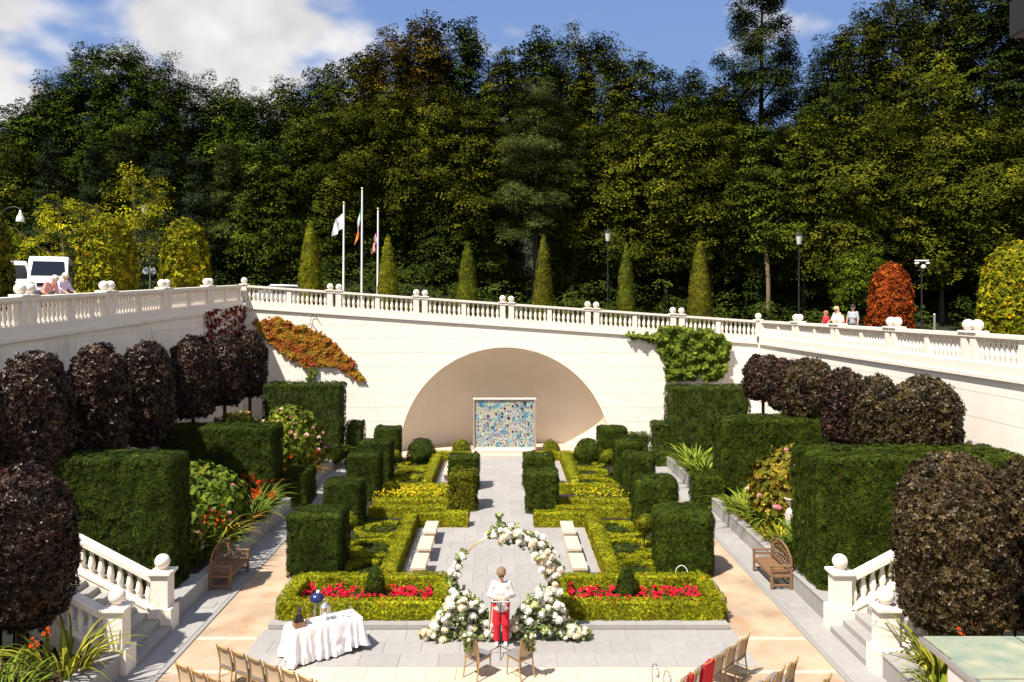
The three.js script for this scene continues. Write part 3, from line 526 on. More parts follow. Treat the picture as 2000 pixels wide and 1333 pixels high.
// ---------------------------------------------------------------- bedding flowers
const PETALS = (() => { const l = []; for (let i = 0; i < 7; i++) { const a = i * 2.4, e = rr(0.1, 0.9); leafTri(l, new THREE.Vector3(0, rr(-.1, .1), 0), new THREE.Vector3(Math.cos(a) * Math.cos(e), Math.sin(e), Math.sin(a) * Math.cos(e)), rr(.7, 1), 0.7, 0.1); } return fromTris(l); })();
seed(61);
for (const s of [-1, 1]) {
  const o = thing('bedding_flowers', `mass of red begonias in the box-edged bed ${s < 0 ? 'near the white table' : 'with the wire hoop'}`, 'flowers', [s * 3.5, 0.02, 21.05]); stuff(o);
  const leaves = [], blooms = [];
  for (let i = 0; i < 1500; i++) { const x = rr(-1.75, 1.8), z = rr(-0.68, 0.7), y = 0.2 + 0.06 * noise2(x * 3, z * 3) + rr(-.09, .06); if (Math.hypot(x + s * 0.12, z + 0.25) < 0.3) continue; leaves.push({ p: new THREE.Vector3(x, y, z), n: new THREE.Vector3(rr(-.4, .4), 1, rr(-.4, .4)).normalize(), s: rr(.05, .09), c: rnd() < 0.75 ? tint([[0.03, 0.07, 0.015], [0.08, 0.13, 0.02]]) : tint([[0.12, 0.02, 0.015], [0.2, 0.06, 0.02]]) }); }
  for (let i = 0; i < 620; i++) { const x = rr(-1.75, 1.8), z = rr(-0.68, 0.7); if (noise2(x * 2.3 + 9, z * 2.6) < -0.25 || Math.hypot(x + s * 0.12, z + 0.25) < 0.3) continue; const y = 0.3 + 0.06 * noise2(x * 3, z * 3) + rr(-.04, .05), k = rr(.7, 1.2); blooms.push({ p: new THREE.Vector3(x, y, z), n: new THREE.Vector3(rr(-.3, .3), 1, rr(-.2, .5)).normalize(), s: rr(.055, .085), c: [0.62 * k, 0.010 * k, rr(0.02, 0.06) * k] }); }
  sprigs(o, 'leaves', LEAF.box, LM.matte, leaves); sprigs(o, 'blooms', PETALS, LM.matte, blooms, 0.3);
}
for (const [s, n, d0, d1, x0, x1] of [[-1, 420, 32.0, 33.5, 2.2, 5.2], [1, 110, 32.0, 33.4, 3.0, 5.2]]) {
  const o = thing('bedding_flowers', `yellow bedding flowers ${s < 0 ? 'spread thickly behind the olive block' : 'in a thin line by the sunny pillars'}`, 'flowers', [0, 0.02, 0]); stuff(o);
  const a = [], b = [];
  for (let i = 0; i < n * 2.4; i++) { const x = s * rr(x0, x1), d = rr(d0, d1); a.push({ p: new THREE.Vector3(x, rr(.05, .3), -d), n: new THREE.Vector3(rr(-.4, .4), 1, rr(-.4, .4)).normalize(), s: rr(.06, .1), c: tint(COL.box) }); }
  for (let i = 0; i < n; i++) { const x = s * rr(x0, x1), d = rr(d0, d1); if (noise2(x * 1.8, d * 1.8) < -0.2) continue; b.push({ p: new THREE.Vector3(x, rr(.28, .46), -d), n: new THREE.Vector3(rr(-.3, .3), 1, .3).normalize(), s: rr(.035, .065), c: [0.62 * rr(.7, 1.1), 0.44 * rr(.8, 1.1), 0.015] }); }
  sprigs(o, 'leaves', LEAF.box, LM.matte, a); sprigs(o, 'blooms', PETALS, LM.matte, b, 0.3);
}

// ---------------------------------------------------------------- purple beeches clipped as round-topped columns
function beechProfile(r, y0, y1) { const p = [[r * 0.55, y0], [r * 0.9, y0 + 0.25]]; const h = y1 - y0; p.push([r, y0 + h * 0.3], [r, y0 + h * 0.62]); for (let i = 1; i <= 7; i++) { const a = i / 7 * Math.PI / 2; p.push([Math.max(0.01, r * Math.cos(a)), y0 + h * 0.62 + h * 0.38 * Math.sin(a)]); } return p; }
seed(71);
const BEECH = { leaf: 'beech', m: LM.gloss, c: COL.purple, size: 0.078, dens: 280, wave: 0.09, jit: 0.06, tilt: 0.8, category: 'beech tree', patch: 0.6 };
[[21.3, .9], [24.7, .84], [28.1, .86], [32.3, .85], [36.0, .8], [39.6, .8]].forEach(([d, r], i) => turned('purple_beech', `round-topped dark purple beech below the sloping balustrade, ${['nearest the big dark hedge', 'second from the big dark hedge', 'third from the big dark hedge', 'fourth from the big dark hedge', 'next to last before the orange creeper', 'touching the orange creeper'][i]}`, [-12.5, 1.2, d], beechProfile(r, i > 2 ? 2.3 : 1.9, 5.5 + (i % 2) * 0.06), { ...BEECH, stem: [0.09, 2.6], group: 'purple beeches in the shade' }));
[[38.0, .86, 5.6, 0], [35.2, .68, 5.6, 0], [32.4, .92, 5.8, 1], [29.0, .74, 5.67, 0], [26.4, .72, 5.66, 1], [23.5, .9, 5.85, 1]].forEach(([d, r, top, ol], i) => turned('purple_beech', `${ol ? 'bronze-green' : 'dull purple'} round-topped beech below the level balustrade, ${['beside the ivy hedge', 'second from the ivy hedge', 'third from the ivy hedge', 'fourth from the ivy hedge', 'fifth from the ivy hedge', 'farthest from the ivy hedge'][i]}`, [12.5, 1.2, d], beechProfile(r, [2.3, 2.2, 2.2, 1.8, 2.0, 2.4][i], top - 1.2), { ...BEECH, c: ol ? COL.purpleOlive : COL.purple, stem: [0.09, 2.6], group: 'purple beeches in the sun' }));
const NEAR = { ...BEECH, dens: 480, size: 0.062 };
turned('purple_beech', 'large purple beech on a bare trunk beside the shaded steps', [-10.25, 0.5, 17], beechProfile(1.0, 0.75, 4.0), { ...NEAR, stem: [0.1, 1.6] });
turned('purple_beech', 'large bronze-purple beech in front of the sunlit stair balustrade', [9.62, 0.5, 16.9], beechProfile(1.1, 0.72, 4.35), { ...NEAR, c: COL.purpleOlive, stem: [0.1, 1.6] });
turned('purple_beech', 'bronze-purple beech over the glass canopy', [11.55, 0.5, 17.2], beechProfile(1.05, 0.62, 4.1), { ...NEAR, c: COL.purpleOlive, stem: [0.1, 1.6] });

// ---------------------------------------------------------------- climbers on the niche wall
function climber(name, label, poly, d, cfun, n, { size = 0.085, thick = 0.16, stems = [] } = {}) { // poly: [x, y] outline on the wall plane at depth d
  const o = thing(name, label, 'climbing plant', [0, 0, d]); const pts = [];
  const inside = (x, y) => { let c = false; for (let i = 0, j = poly.length - 1; i < poly.length; j = i++) { const [xi, yi] = poly[i], [xj, yj] = poly[j]; if ((yi > y) !== (yj > y) && x < (xj - xi) * (y - yi) / (yj - yi) + xi) c = !c; } return c; };
  const X = poly.map(p => p[0]), Y = poly.map(p => p[1]), x0 = Math.min(...X), x1 = Math.max(...X), y0 = Math.min(...Y), y1 = Math.max(...Y);
  for (let i = 0; i < n; i++) { const x = rr(x0, x1), y = rr(y0, y1), w = 0.14; if (!inside(x + w * noise2(x * 3, y * 3), y + w * noise2(x * 3 + 9, y * 3))) continue; pts.push({ p: new THREE.Vector3(x, y, 0.02 + rnd() * thick * (0.6 + 0.5 * noise2(x * 1.5, y * 1.5))), n: new THREE.Vector3(rr(-.3, .3), 0.35, 1).normalize(), s: size * rr(.7, 1.3), c: cfun(x, y) }); }
  for (const st of stems) part(o, 'stem', tube(st.map(([x, y]) => [x, y, 0.04]), 0.014, 5), M.bark);
  sprigs(o, 'foliage', LEAF.ivy, LM.matte, pts, 0.45); return o;
}
seed(81);
const W2 = (px, py) => [(px - 979) * 43.2 / 1556, 8 - (py - 597) * 43.2 / 1556];   // outline measured on the wall, in metres
climber('virginia_creeper', 'orange and red creeper sprawling over the shaded corner of the niche wall', [[495, 628], [545, 620], [575, 634], [605, 640], [628, 652], [655, 672], [672, 690], [688, 705], [694, 720], [714, 745], [700, 745], [682, 728], [664, 722], [640, 714], [600, 716], [575, 706], [555, 690], [530, 672], [512, 655]].map(a => W2(...a)), 43.16,
  (x, y) => { const t = rnd() + 0.5 * noise2(x * 1.2, y * 1.2); return t > 0.95 ? [0.22, 0.035, 0.02] : t > 0.2 ? [rr(.20, .32), rr(.085, .125), 0.014] : [rr(.22, .30), rr(.15, .19), 0.018]; }, 15000, { stems: [[W2(600, 640), W2(606, 632), W2(609, 618), W2(616, 618), W2(626, 632)], [W2(608, 632), W2(622, 648)], [W2(690, 722), W2(706, 738), W2(716, 752)]] });
{
  const o = thing('virginia_creeper', 'dark red creeper hanging in the shaded wall corner', 'climbing plant', [-13.96, 0, 41]), pts = [];
  for (let i = 0; i < 1150; i++) { const d = rr(-3.6, 2.1), y = rr(6.0, 8.05); if (noise2(d * 1.7, y * 1.7) < -0.1 || y > ledgeLeft(41 + d) + 0.1) continue; pts.push({ p: new THREE.Vector3(0.03 + rnd() * 0.14, y, -d), n: new THREE.Vector3(1, 0.3, 0).normalize(), s: rr(.08, .14), c: [rr(.10, .2), rr(.010, .02), rr(.012, .02)] }); }
  sprigs(o, 'foliage', LEAF.ivy, LM.matte, pts, 0.5);
  for (const d of [-2.5, -0.6, 1.2]) part(o, 'stem', tube([[0.03, 6, -d], [0.04, 6.9, -d - 0.2], [0.03, 7.8, -d + 0.1]], 0.012, 5), M.bark);
}
climber('green_ivy', 'thick green ivy pouring over the sunny end of the niche wall', [[1222, 652], [1278, 655], [1286, 642], [1320, 638], [1345, 644], [1385, 646], [1412, 660], [1424, 668], [1420, 706], [1408, 742], [1376, 744], [1372, 722], [1366, 724], [1356, 744], [1304, 744], [1298, 712], [1288, 690], [1282, 668], [1226, 658]].map(a => W2(...a)), 43.16,
  () => tint([[0.05, 0.085, 0.010], [0.16, 0.19, 0.018]]), 9000, { thick: 0.5, size: 0.12 });
climber('green_ivy', 'thin upright sprig of ivy beside the orange creeper', [[598, 742], [612, 728], [602, 718], [606, 716], [616, 726], [622, 716], [624, 718], [614, 742]].map(a => W2(...a)), 43.16, () => tint([[0.05, 0.085, 0.010], [0.13, 0.16, 0.018]]), 900, { size: 0.07, stems: [[W2(603, 745), W2(612, 730), W2(604, 718)]] });

// ---------------------------------------------------------------- perennials of the raised beds
const bedY = (x) => { const v = clamp((Math.abs(x) - 8.28) / 5.74); return 0.42 + 1.1 * v * v; };
function blade(len, wid, arch) { // strap leaf, arching out along +z
  const n = 6, pos = [], idx = []; for (let i = 0; i <= n; i++) { const t = i / n, z = len * (0.25 * t + arch * t * t * 0.75), y = len * (t * 0.95 - arch * 0.55 * t * t * t), w = wid * (1 - t * t) * 0.5 + 0.002; pos.push(-w, y + 0.15 * w, z, 0, y - 0.2 * w, z, w, y + 0.15 * w, z); if (i < n) { const a = i * 3; idx.push(a, a + 1, a + 4, a, a + 4, a + 3, a + 1, a + 2, a + 5, a + 1, a + 5, a + 4); } }
  const g = new THREE.BufferGeometry(); g.setAttribute('position', new THREE.Float32BufferAttribute(pos, 3)); g.setIndex(idx); g.computeVertexNormals(); return plain(g);
}
const BLADES = [blade(1, 0.07, 0.55), blade(1, 0.06, 0.85)];
function lilies(label, x, d, R, H, n, cols, { flowers = 0, fcol = [0.5, 0.06, 0.01], group } = {}) {
  const y = bedY(x), o = thing('lily_clump', label, 'plant', [x, y, d], 0, group);
  const mk = (geo, m, k) => { const im = new THREE.InstancedMesh(geo, LM.matte, m), c = new THREE.Color(); for (let i = 0; i < m; i++) { const a = rnd() * 6.283, r = Math.sqrt(rnd()) * R * 0.55, p = new THREE.Vector3(Math.cos(a) * r, 0, Math.sin(a) * r), b = a + rr(-.7, .7); _q.setFromEuler(new THREE.Euler(rr(-.1, .3), Math.PI / 2 - b, rr(-.15, .15), 'YXZ')); const L = H * rr(.65, 1.15); im.setMatrixAt(i, _m.compose(p, _q, _s.set(L * rr(.7, 1.1), L, L))); c.setRGB(...tint(cols)); im.setColorAt(i, c); } im.name = 'blades'; im.castShadow = true; stuff(im); o.add(im); };
  mk(BLADES[0], Math.round(n / 2), 0); mk(BLADES[1], Math.round(n / 2), 1);
  if (flowers) { const f = []; for (let i = 0; i < flowers; i++) { const a = rnd() * 6.283, r = rr(.2, 1) * R; for (let k = 0; k < 5; k++) f.push({ p: new THREE.Vector3(Math.cos(a) * r + k * 0.05 * Math.cos(a), H * rr(.72, .9) + k * 0.02, Math.sin(a) * r + k * 0.05 * Math.sin(a)), n: new THREE.Vector3(Math.cos(a), .6, Math.sin(a)).normalize(), s: rr(.035, .06), c: fcol.map(v => v * rr(.7, 1.2)) }); } sprigs(o, 'blooms', PETALS, LM.matte, f, 0.4); }
  return o;
}
seed(91);
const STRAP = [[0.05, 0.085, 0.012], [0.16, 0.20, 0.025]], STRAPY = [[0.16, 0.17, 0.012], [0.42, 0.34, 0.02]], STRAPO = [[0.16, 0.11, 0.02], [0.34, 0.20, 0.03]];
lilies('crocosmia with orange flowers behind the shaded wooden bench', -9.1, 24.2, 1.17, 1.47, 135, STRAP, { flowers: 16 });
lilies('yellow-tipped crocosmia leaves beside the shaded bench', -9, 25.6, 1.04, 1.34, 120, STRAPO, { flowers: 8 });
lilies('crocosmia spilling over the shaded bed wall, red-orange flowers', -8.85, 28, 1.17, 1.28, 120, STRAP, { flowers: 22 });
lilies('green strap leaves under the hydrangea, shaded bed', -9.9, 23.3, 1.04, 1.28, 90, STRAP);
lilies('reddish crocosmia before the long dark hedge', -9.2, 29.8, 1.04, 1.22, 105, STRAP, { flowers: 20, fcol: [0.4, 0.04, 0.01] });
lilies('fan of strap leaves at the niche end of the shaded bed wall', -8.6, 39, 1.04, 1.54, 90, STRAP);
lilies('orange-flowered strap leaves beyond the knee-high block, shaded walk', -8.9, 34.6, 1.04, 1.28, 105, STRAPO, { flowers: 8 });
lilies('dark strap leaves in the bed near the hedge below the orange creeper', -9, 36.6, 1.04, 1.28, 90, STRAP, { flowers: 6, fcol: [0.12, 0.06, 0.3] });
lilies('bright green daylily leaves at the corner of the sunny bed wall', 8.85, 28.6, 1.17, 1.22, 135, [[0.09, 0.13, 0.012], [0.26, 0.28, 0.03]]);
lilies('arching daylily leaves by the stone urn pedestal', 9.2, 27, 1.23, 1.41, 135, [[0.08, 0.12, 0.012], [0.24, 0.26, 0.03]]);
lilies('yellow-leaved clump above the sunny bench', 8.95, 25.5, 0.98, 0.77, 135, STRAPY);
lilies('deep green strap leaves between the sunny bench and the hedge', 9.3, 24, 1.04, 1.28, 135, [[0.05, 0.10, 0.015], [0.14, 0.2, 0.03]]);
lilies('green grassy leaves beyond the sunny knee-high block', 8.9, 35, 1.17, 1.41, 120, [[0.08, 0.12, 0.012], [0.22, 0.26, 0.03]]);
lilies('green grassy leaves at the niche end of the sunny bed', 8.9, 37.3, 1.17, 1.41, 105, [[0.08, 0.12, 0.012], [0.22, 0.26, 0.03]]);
lilies('yellow-green lily leaves in front of the shaded steps', -9, 16.3, 0.90, 1.25, 80, [[0.09, 0.11, 0.012], [0.30, 0.28, 0.03]], { flowers: 2 });
lilies('dark lily leaves at the foot of the large purple beech', -10.1, 15.6, 0.90, 0.90, 80, STRAP, { flowers: 2 });
lilies('green lily leaves by the short shaded bed wall', -9.4, 15.1, 0.70, 0.90, 60, STRAP);
lilies('tall lily spikes beside the glass canopy', 8.95, 16.2, 0.50, 1.35, 40, [[0.09, 0.11, 0.012], [0.30, 0.28, 0.03]], { flowers: 5 });
lilies('bright lily leaves over the coping by the glass canopy', 8.6, 15.5, 0.60, 0.90, 60, [[0.10, 0.13, 0.012], [0.32, 0.32, 0.03]]);

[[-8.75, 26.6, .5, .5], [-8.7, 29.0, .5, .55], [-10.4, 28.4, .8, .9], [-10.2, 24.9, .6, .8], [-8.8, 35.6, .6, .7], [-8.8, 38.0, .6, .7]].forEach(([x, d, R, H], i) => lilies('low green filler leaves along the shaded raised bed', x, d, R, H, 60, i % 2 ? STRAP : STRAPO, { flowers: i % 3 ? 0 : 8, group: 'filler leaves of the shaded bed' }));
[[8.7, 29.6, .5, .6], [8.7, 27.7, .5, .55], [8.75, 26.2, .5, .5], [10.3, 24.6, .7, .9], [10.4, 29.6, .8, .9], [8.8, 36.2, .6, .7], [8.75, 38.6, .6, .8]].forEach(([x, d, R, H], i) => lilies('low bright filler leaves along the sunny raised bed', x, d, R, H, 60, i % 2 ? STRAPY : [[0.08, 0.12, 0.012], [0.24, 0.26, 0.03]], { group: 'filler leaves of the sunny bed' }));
const HEAD = (() => { const l = []; for (let i = 0; i < 46; i++) { const y = 1 - 1.5 * (i + .5) / 46, a = i * 2.39996, r = Math.sqrt(Math.max(0, 1 - y * y)), n = new THREE.Vector3(r * Math.cos(a), y, r * Math.sin(a)); const t = new THREE.Vector3().crossVectors(n, new THREE.Vector3(.3, .2, 1)).normalize(); leafTri(l, n.clone().multiplyScalar(.86).addScaledVector(t, -.2), t.clone().addScaledVector(n, .25), .44, .42, .05); } return fromTris(l); })();
const HYD = [mat([0.58, 0.10, 0.20], 0.9, { side: THREE.DoubleSide }), mat([0.66, 0.25, 0.28], 0.9, { side: THREE.DoubleSide }), mat([0.66, 0.42, 0.36], 0.9, { side: THREE.DoubleSide }), mat([0.45, 0.03, 0.09], 0.9, { side: THREE.DoubleSide })];
function hydrangea(label, x, d, R, H, nHead, cols, mixh) {
  const y = bedY(x), o = thing('hydrangea', label, 'shrub', [x, y, d]), pts = [], prof = domeProfile(R, H);
  part(o, 'inner_growth', coreTurned(prof, 0.14, 0.15), leafyBody(cols));
  dress(o, sampleTurned(prof, 130), { leaf: 'ivy', c: cols, size: 0.12, jit: 0.12, wave: 0.14, tilt: 0.7 });
  const hp = sampleTurned(prof, 20).filter(a => a.n.z > -0.3 && a.p.y > H * 0.15);
  for (let i = 0; i < nHead; i++) { const a = hp[Math.floor(rnd() * hp.length)], k = 1 + rr(.05, .2); const h = part(o, 'flower_head', HEAD, HYD[mixh[Math.floor(rnd() * mixh.length)]], [a.p.x * k, a.p.y * rr(.95, 1.08), a.p.z * k]); h.scale.setScalar(rr(.07, .115)); h.rotation.set(rr(-.4, .6), rnd() * 6, rr(-.4, .4)); }
  return o;
}
hydrangea('pink hydrangea bush before the long dark hedge, shaded bed', -9.95, 25.9, 1.6, 2.2, 30, [[0.05, 0.085, 0.010], [0.15, 0.2, 0.02]], [0, 0, 1, 1, 3]);
hydrangea('green hydrangea with fading cream heads beside the big dark hedge', -10.0, 23.6, 1.1, 1.6, 14, [[0.07, 0.095, 0.012], [0.2, 0.22, 0.03]], [1, 2, 2]);
hydrangea('tall pink hydrangea between the dark hedges of the shaded bed', -9.6, 36.0, 1.4, 2.9, 30, [[0.06, 0.09, 0.010], [0.18, 0.2, 0.02]], [1, 1, 2, 2]);
hydrangea('pale pink hydrangea peeping above the long dark hedge', -11.4, 34.2, 1.2, 2.6, 16, [[0.07, 0.09, 0.012], [0.22, 0.2, 0.025]], [1, 2]);
hydrangea('rust-leaved hydrangea with pink heads beside the sunny hedge', 9.95, 27.4, 1.25, 2.5, 28, [[0.08, 0.09, 0.010], [0.28, 0.19, 0.02]], [0, 1, 1, 2]);
turned('box_ball', 'small round box bush under the pink hydrangea', [-9.35, 0.55, 26.8], domeProfile(0.42, 0.6), { c: COL.boxDeep, leaf: 'box', size: 0.06, dens: 300 });
{
  const u = thing('stone_urn', 'small stone urn on a pedestal among the daylilies', 'urn', [9.55, 0.5, 26.2]);
  part(u, 'pedestal', bevelBox(0.34, 0.75, 0.34, 0.02), M.cast); part(u, 'bowl', lathe([[0.001, 0], [0.14, 0.0], [0.15, 0.03], [0.07, 0.08], [0.06, 0.14], [0.16, 0.24], [0.2, 0.36], [0.24, 0.4], [0.24, 0.43], [0.19, 0.42], [0.15, 0.32]], 16), M.cast, [0, 0.75, 0]);
}

// ---------------------------------------------------------------- clipped trees on the upper terrace
seed(101);
[[580, 632, 432], [735, 780, 460], [890, 936, 473], [1040, 1083, 460], [1203, 1243, 476], [1340, 1394, 473]].forEach(([a, b, t], i) => {
  const d = 46.3, x = ((a + b) / 2 - 979) * d / 1556, r = (b - a) / 2 * d / 1556 * 0.94, y = terrain(x, d), top = 8 + (597 - t) * d / 1556 - y;
  turned('cone_topiary', `tall clipped yew cone behind the balustrade, ${['beside the white flagpole', 'beside the striped flag', 'first past the flagpoles', 'by the leaning pine trunk', 'by the slim lamp post', 'nearest the wall corner over the ivy'][i]}`, [x, y, d], [[r * 0.95, 0], [r, top * 0.12], [r * 0.93, top * 0.32], [r * 0.72, top * 0.6], [r * 0.42, top * 0.84], [r * 0.18, top * 0.97], [0.03, top]], { c: i < 2 ? COL.boxDeep : i % 2 ? [[0.045, 0.055, 0.004], [0.135, 0.125, 0.008]] : [[0.038, 0.055, 0.004], [0.12, 0.13, 0.008]], leaf: 'box', size: 0.08, dens: 220, wave: 0.03, group: 'cone topiaries on the terrace' });
});
const column = (r, h) => [[r * 0.95, 0], [r, h * 0.1], [r * 0.98, h * 0.4], [r * 0.88, h * 0.66], [r * 0.7, h * 0.84], [r * 0.4, h * 0.96], [0.03, h]];
for (const [x, d, r, top, label, c, g] of [
  [-20.4, 31, 1.15, 12.0, 'dull green clipped hornbeam in front of the vans', COL.olive], [-18.3, 37, 1.26, 12.2, 'big golden clipped hornbeam between the couple and the yellow maple', COL.gold], [-16.7, 42, 1.22, 12.5, 'golden clipped hornbeam nearer the wall corner', COL.gold],
  [22.3, 45.6, 1.13, 10.35, 'rust-orange clipped copper beech beside the camera mast', COL.rust], [24.6, 38, 1.55, 11.0, 'broad golden clipped hornbeam beyond the level balustrade', COL.gold]]) {
  const y = terrain(x, d); turned('clipped_hornbeam', label, [x, y, d], column(r, top - y), { c, leaf: 'beech', size: 0.15, dens: 95, wave: 0.09, jit: 0.07, tilt: 0.75, category: 'topiary' });
}

// ---------------------------------------------------------------- the wood behind the terrace
// a tree: trunk, limbs and a crown of many leafy boughs gathered in lobes
const crownWidth = { // share of the full radius at height t of the crown
  broad: (t) => Math.pow(Math.sin(Math.PI * clamp(0.14 + 0.80 * t)), 0.6), conifer: (t) => Math.pow(1 - t, 0.8) + 0.04, pine: (t) => 0.45 + 0.55 * Math.sin(Math.PI * clamp(0.2 + 0.75 * t)), spire: (t) => 0.25 + 0.75 * Math.pow(Math.sin(Math.PI * clamp(0.2 + 0.78 * t)), 0.9), open: (t) => Math.sin(Math.PI * clamp(0.15 + 0.75 * t)),
};
function crownBoughs(kind, R, H, c0) { // boughs: foot on the trunk, tip, spread
  const h = H - c0, n = { broad: 66, conifer: 60, pine: 44, spire: 54, open: 44 }[kind], out = [], ph = rnd() * 40, rise = { broad: [.35, 1.05], conifer: [-.15, .15], pine: [0, .35], spire: [.5, 1.3], open: [.4, 1.1] }[kind];
  for (let i = 0; i < n; i++) {
    const t = clamp((i + rnd()) / n), a = i * 2.39996 + rr(-.5, .5), w = crownWidth[kind](t) * (1 + 0.28 * noise2(Math.cos(a) * 1.3 + ph, t * 4 + Math.sin(a) * 1.3)), r = R * w * rr(.62, 1.08), y = c0 + h * t + rr(-.03, .03) * h;
    const yb = Math.max(c0 * 0.6, y - r * rr(...rise)); out.push([[0, yb, 0], [Math.cos(a) * r, y, Math.sin(a) * r], r]);
  }
  return out;
}
function tree(name, label, x, d, R, H, cols, { kind = 'broad', clear = 0.2, dens = 1, bough = 0.62, m = LM.matte, leaf, group = 'trees of the wood', limbs = 6, bark = M.bark, lean = 0, y = terrain(x, d) - 0.05 } = {}) {
  const o = thing(name, label, 'tree', [x, y, d], 0, group), c0 = H * clear, tr = Math.max(0.07, H * 0.012), L = crownBoughs(kind, R, H, c0);
  const bend = [rr(-.3, .3) + lean, 0, rr(-.3, .3)], trunkTop = H * (kind === 'broad' ? 0.72 : 0.93);
  const spine = (t) => [bend[0] * t * t * 2, trunkTop * t, bend[2] * t * t * 2];
  const tg = new THREE.TubeGeometry(new THREE.CatmullRomCurve3([0, .25, .5, .75, 1].map(t => new THREE.Vector3(...spine(t)))), 14, tr, 8), P = tg.attributes.position;
  for (let i = 0; i < P.count; i++) { const t = clamp(P.getY(i) / trunkTop), c = spine(t), k = 1.15 - 0.85 * t + 0.3 * Math.exp(-P.getY(i) * 2); P.setX(i, c[0] + (P.getX(i) - c[0]) * k); P.setZ(i, c[2] + (P.getZ(i) - c[2]) * k); }
  tg.computeVertexNormals(); part(o, 'trunk', plain(tg), bark);
  for (let i = 0; i < limbs; i++) { const [b, e] = L[Math.floor((i + 0.5) / limbs * L.length)], s = spine(clamp(b[1] / trunkTop, 0, 1)); part(o, 'limb', plain(tube([s, [mix(s[0], e[0], .45), mix(s[1], e[1], .4), mix(s[2], e[2], .45)], [e[0] * .95, e[1], e[2] * .95]], tr * 0.26, 5, 5)), bark); }
  const pts = [];
  for (const [b, e, r] of L) {
    const n = Math.max(5, Math.round(25 * dens * Math.pow(Math.max(r, R * 0.4) / bough / 5, 1.1))), shade = rr(.75, 1.25), sx = -e[2] / (r + .01), sz = e[0] / (r + .01);
    for (let i = 0; i < n; i++) {
      const s = mix(0.28, 1.05, Math.sqrt(rnd())), w = (rnd() + rnd() - 1) * r * 0.62 * Math.min(s * 1.2, 1.75 - s), v = (rnd() + rnd() - 1) * bough * (kind === 'broad' ? 2.6 : 1.1) - 0.1 * r * s * s * s;
      const p = new THREE.Vector3(mix(b[0], e[0], s) + sx * w, mix(b[1], e[1], s) + v, mix(b[2], e[2], s) + sz * w); if (p.y < 0.3) continue;
      pts.push({ p, n: new THREE.Vector3(e[0] / (R + 1) * .55, 1, e[2] / (R + 1) * .55).normalize(), s: bough * rr(.6, 1.3), c: tint(cols, 0.22).map(q => q * shade) });
    }
  }
  const set = leaf ?? (kind === 'conifer' || kind === 'pine' ? CLUMP.needle : CLUMP.broad), h = Math.ceil(pts.length / 2);
  pts.sort(() => rnd() - 0.5);
  const g = set[Math.floor(rnd() * set.length)];
  sprigs(o, 'crown', g, m, pts, 0.28); return o;
}
const TC = { syc: [[0.022, 0.044, 0.003], [0.085, 0.125, 0.007]], olive: [[0.036, 0.047, 0.003], [0.130, 0.136, 0.008]], gold: [[0.075, 0.060, 0.003], [0.21, 0.14, 0.009]], dark: [[0.016, 0.029, 0.003], [0.054, 0.072, 0.007]], blue: [[0.014, 0.026, 0.011], [0.045, 0.062, 0.024]], grey: [[0.038, 0.050, 0.012], [0.11, 0.122, 0.026]], mid: [[0.029, 0.048, 0.003], [0.10, 0.125, 0.008]], lime: [[0.10, 0.12, 0.010], [0.25, 0.25, 0.02]], yellow: [[0.23, 0.25, 0.006], [0.54, 0.49, 0.012]] };
seed(111);
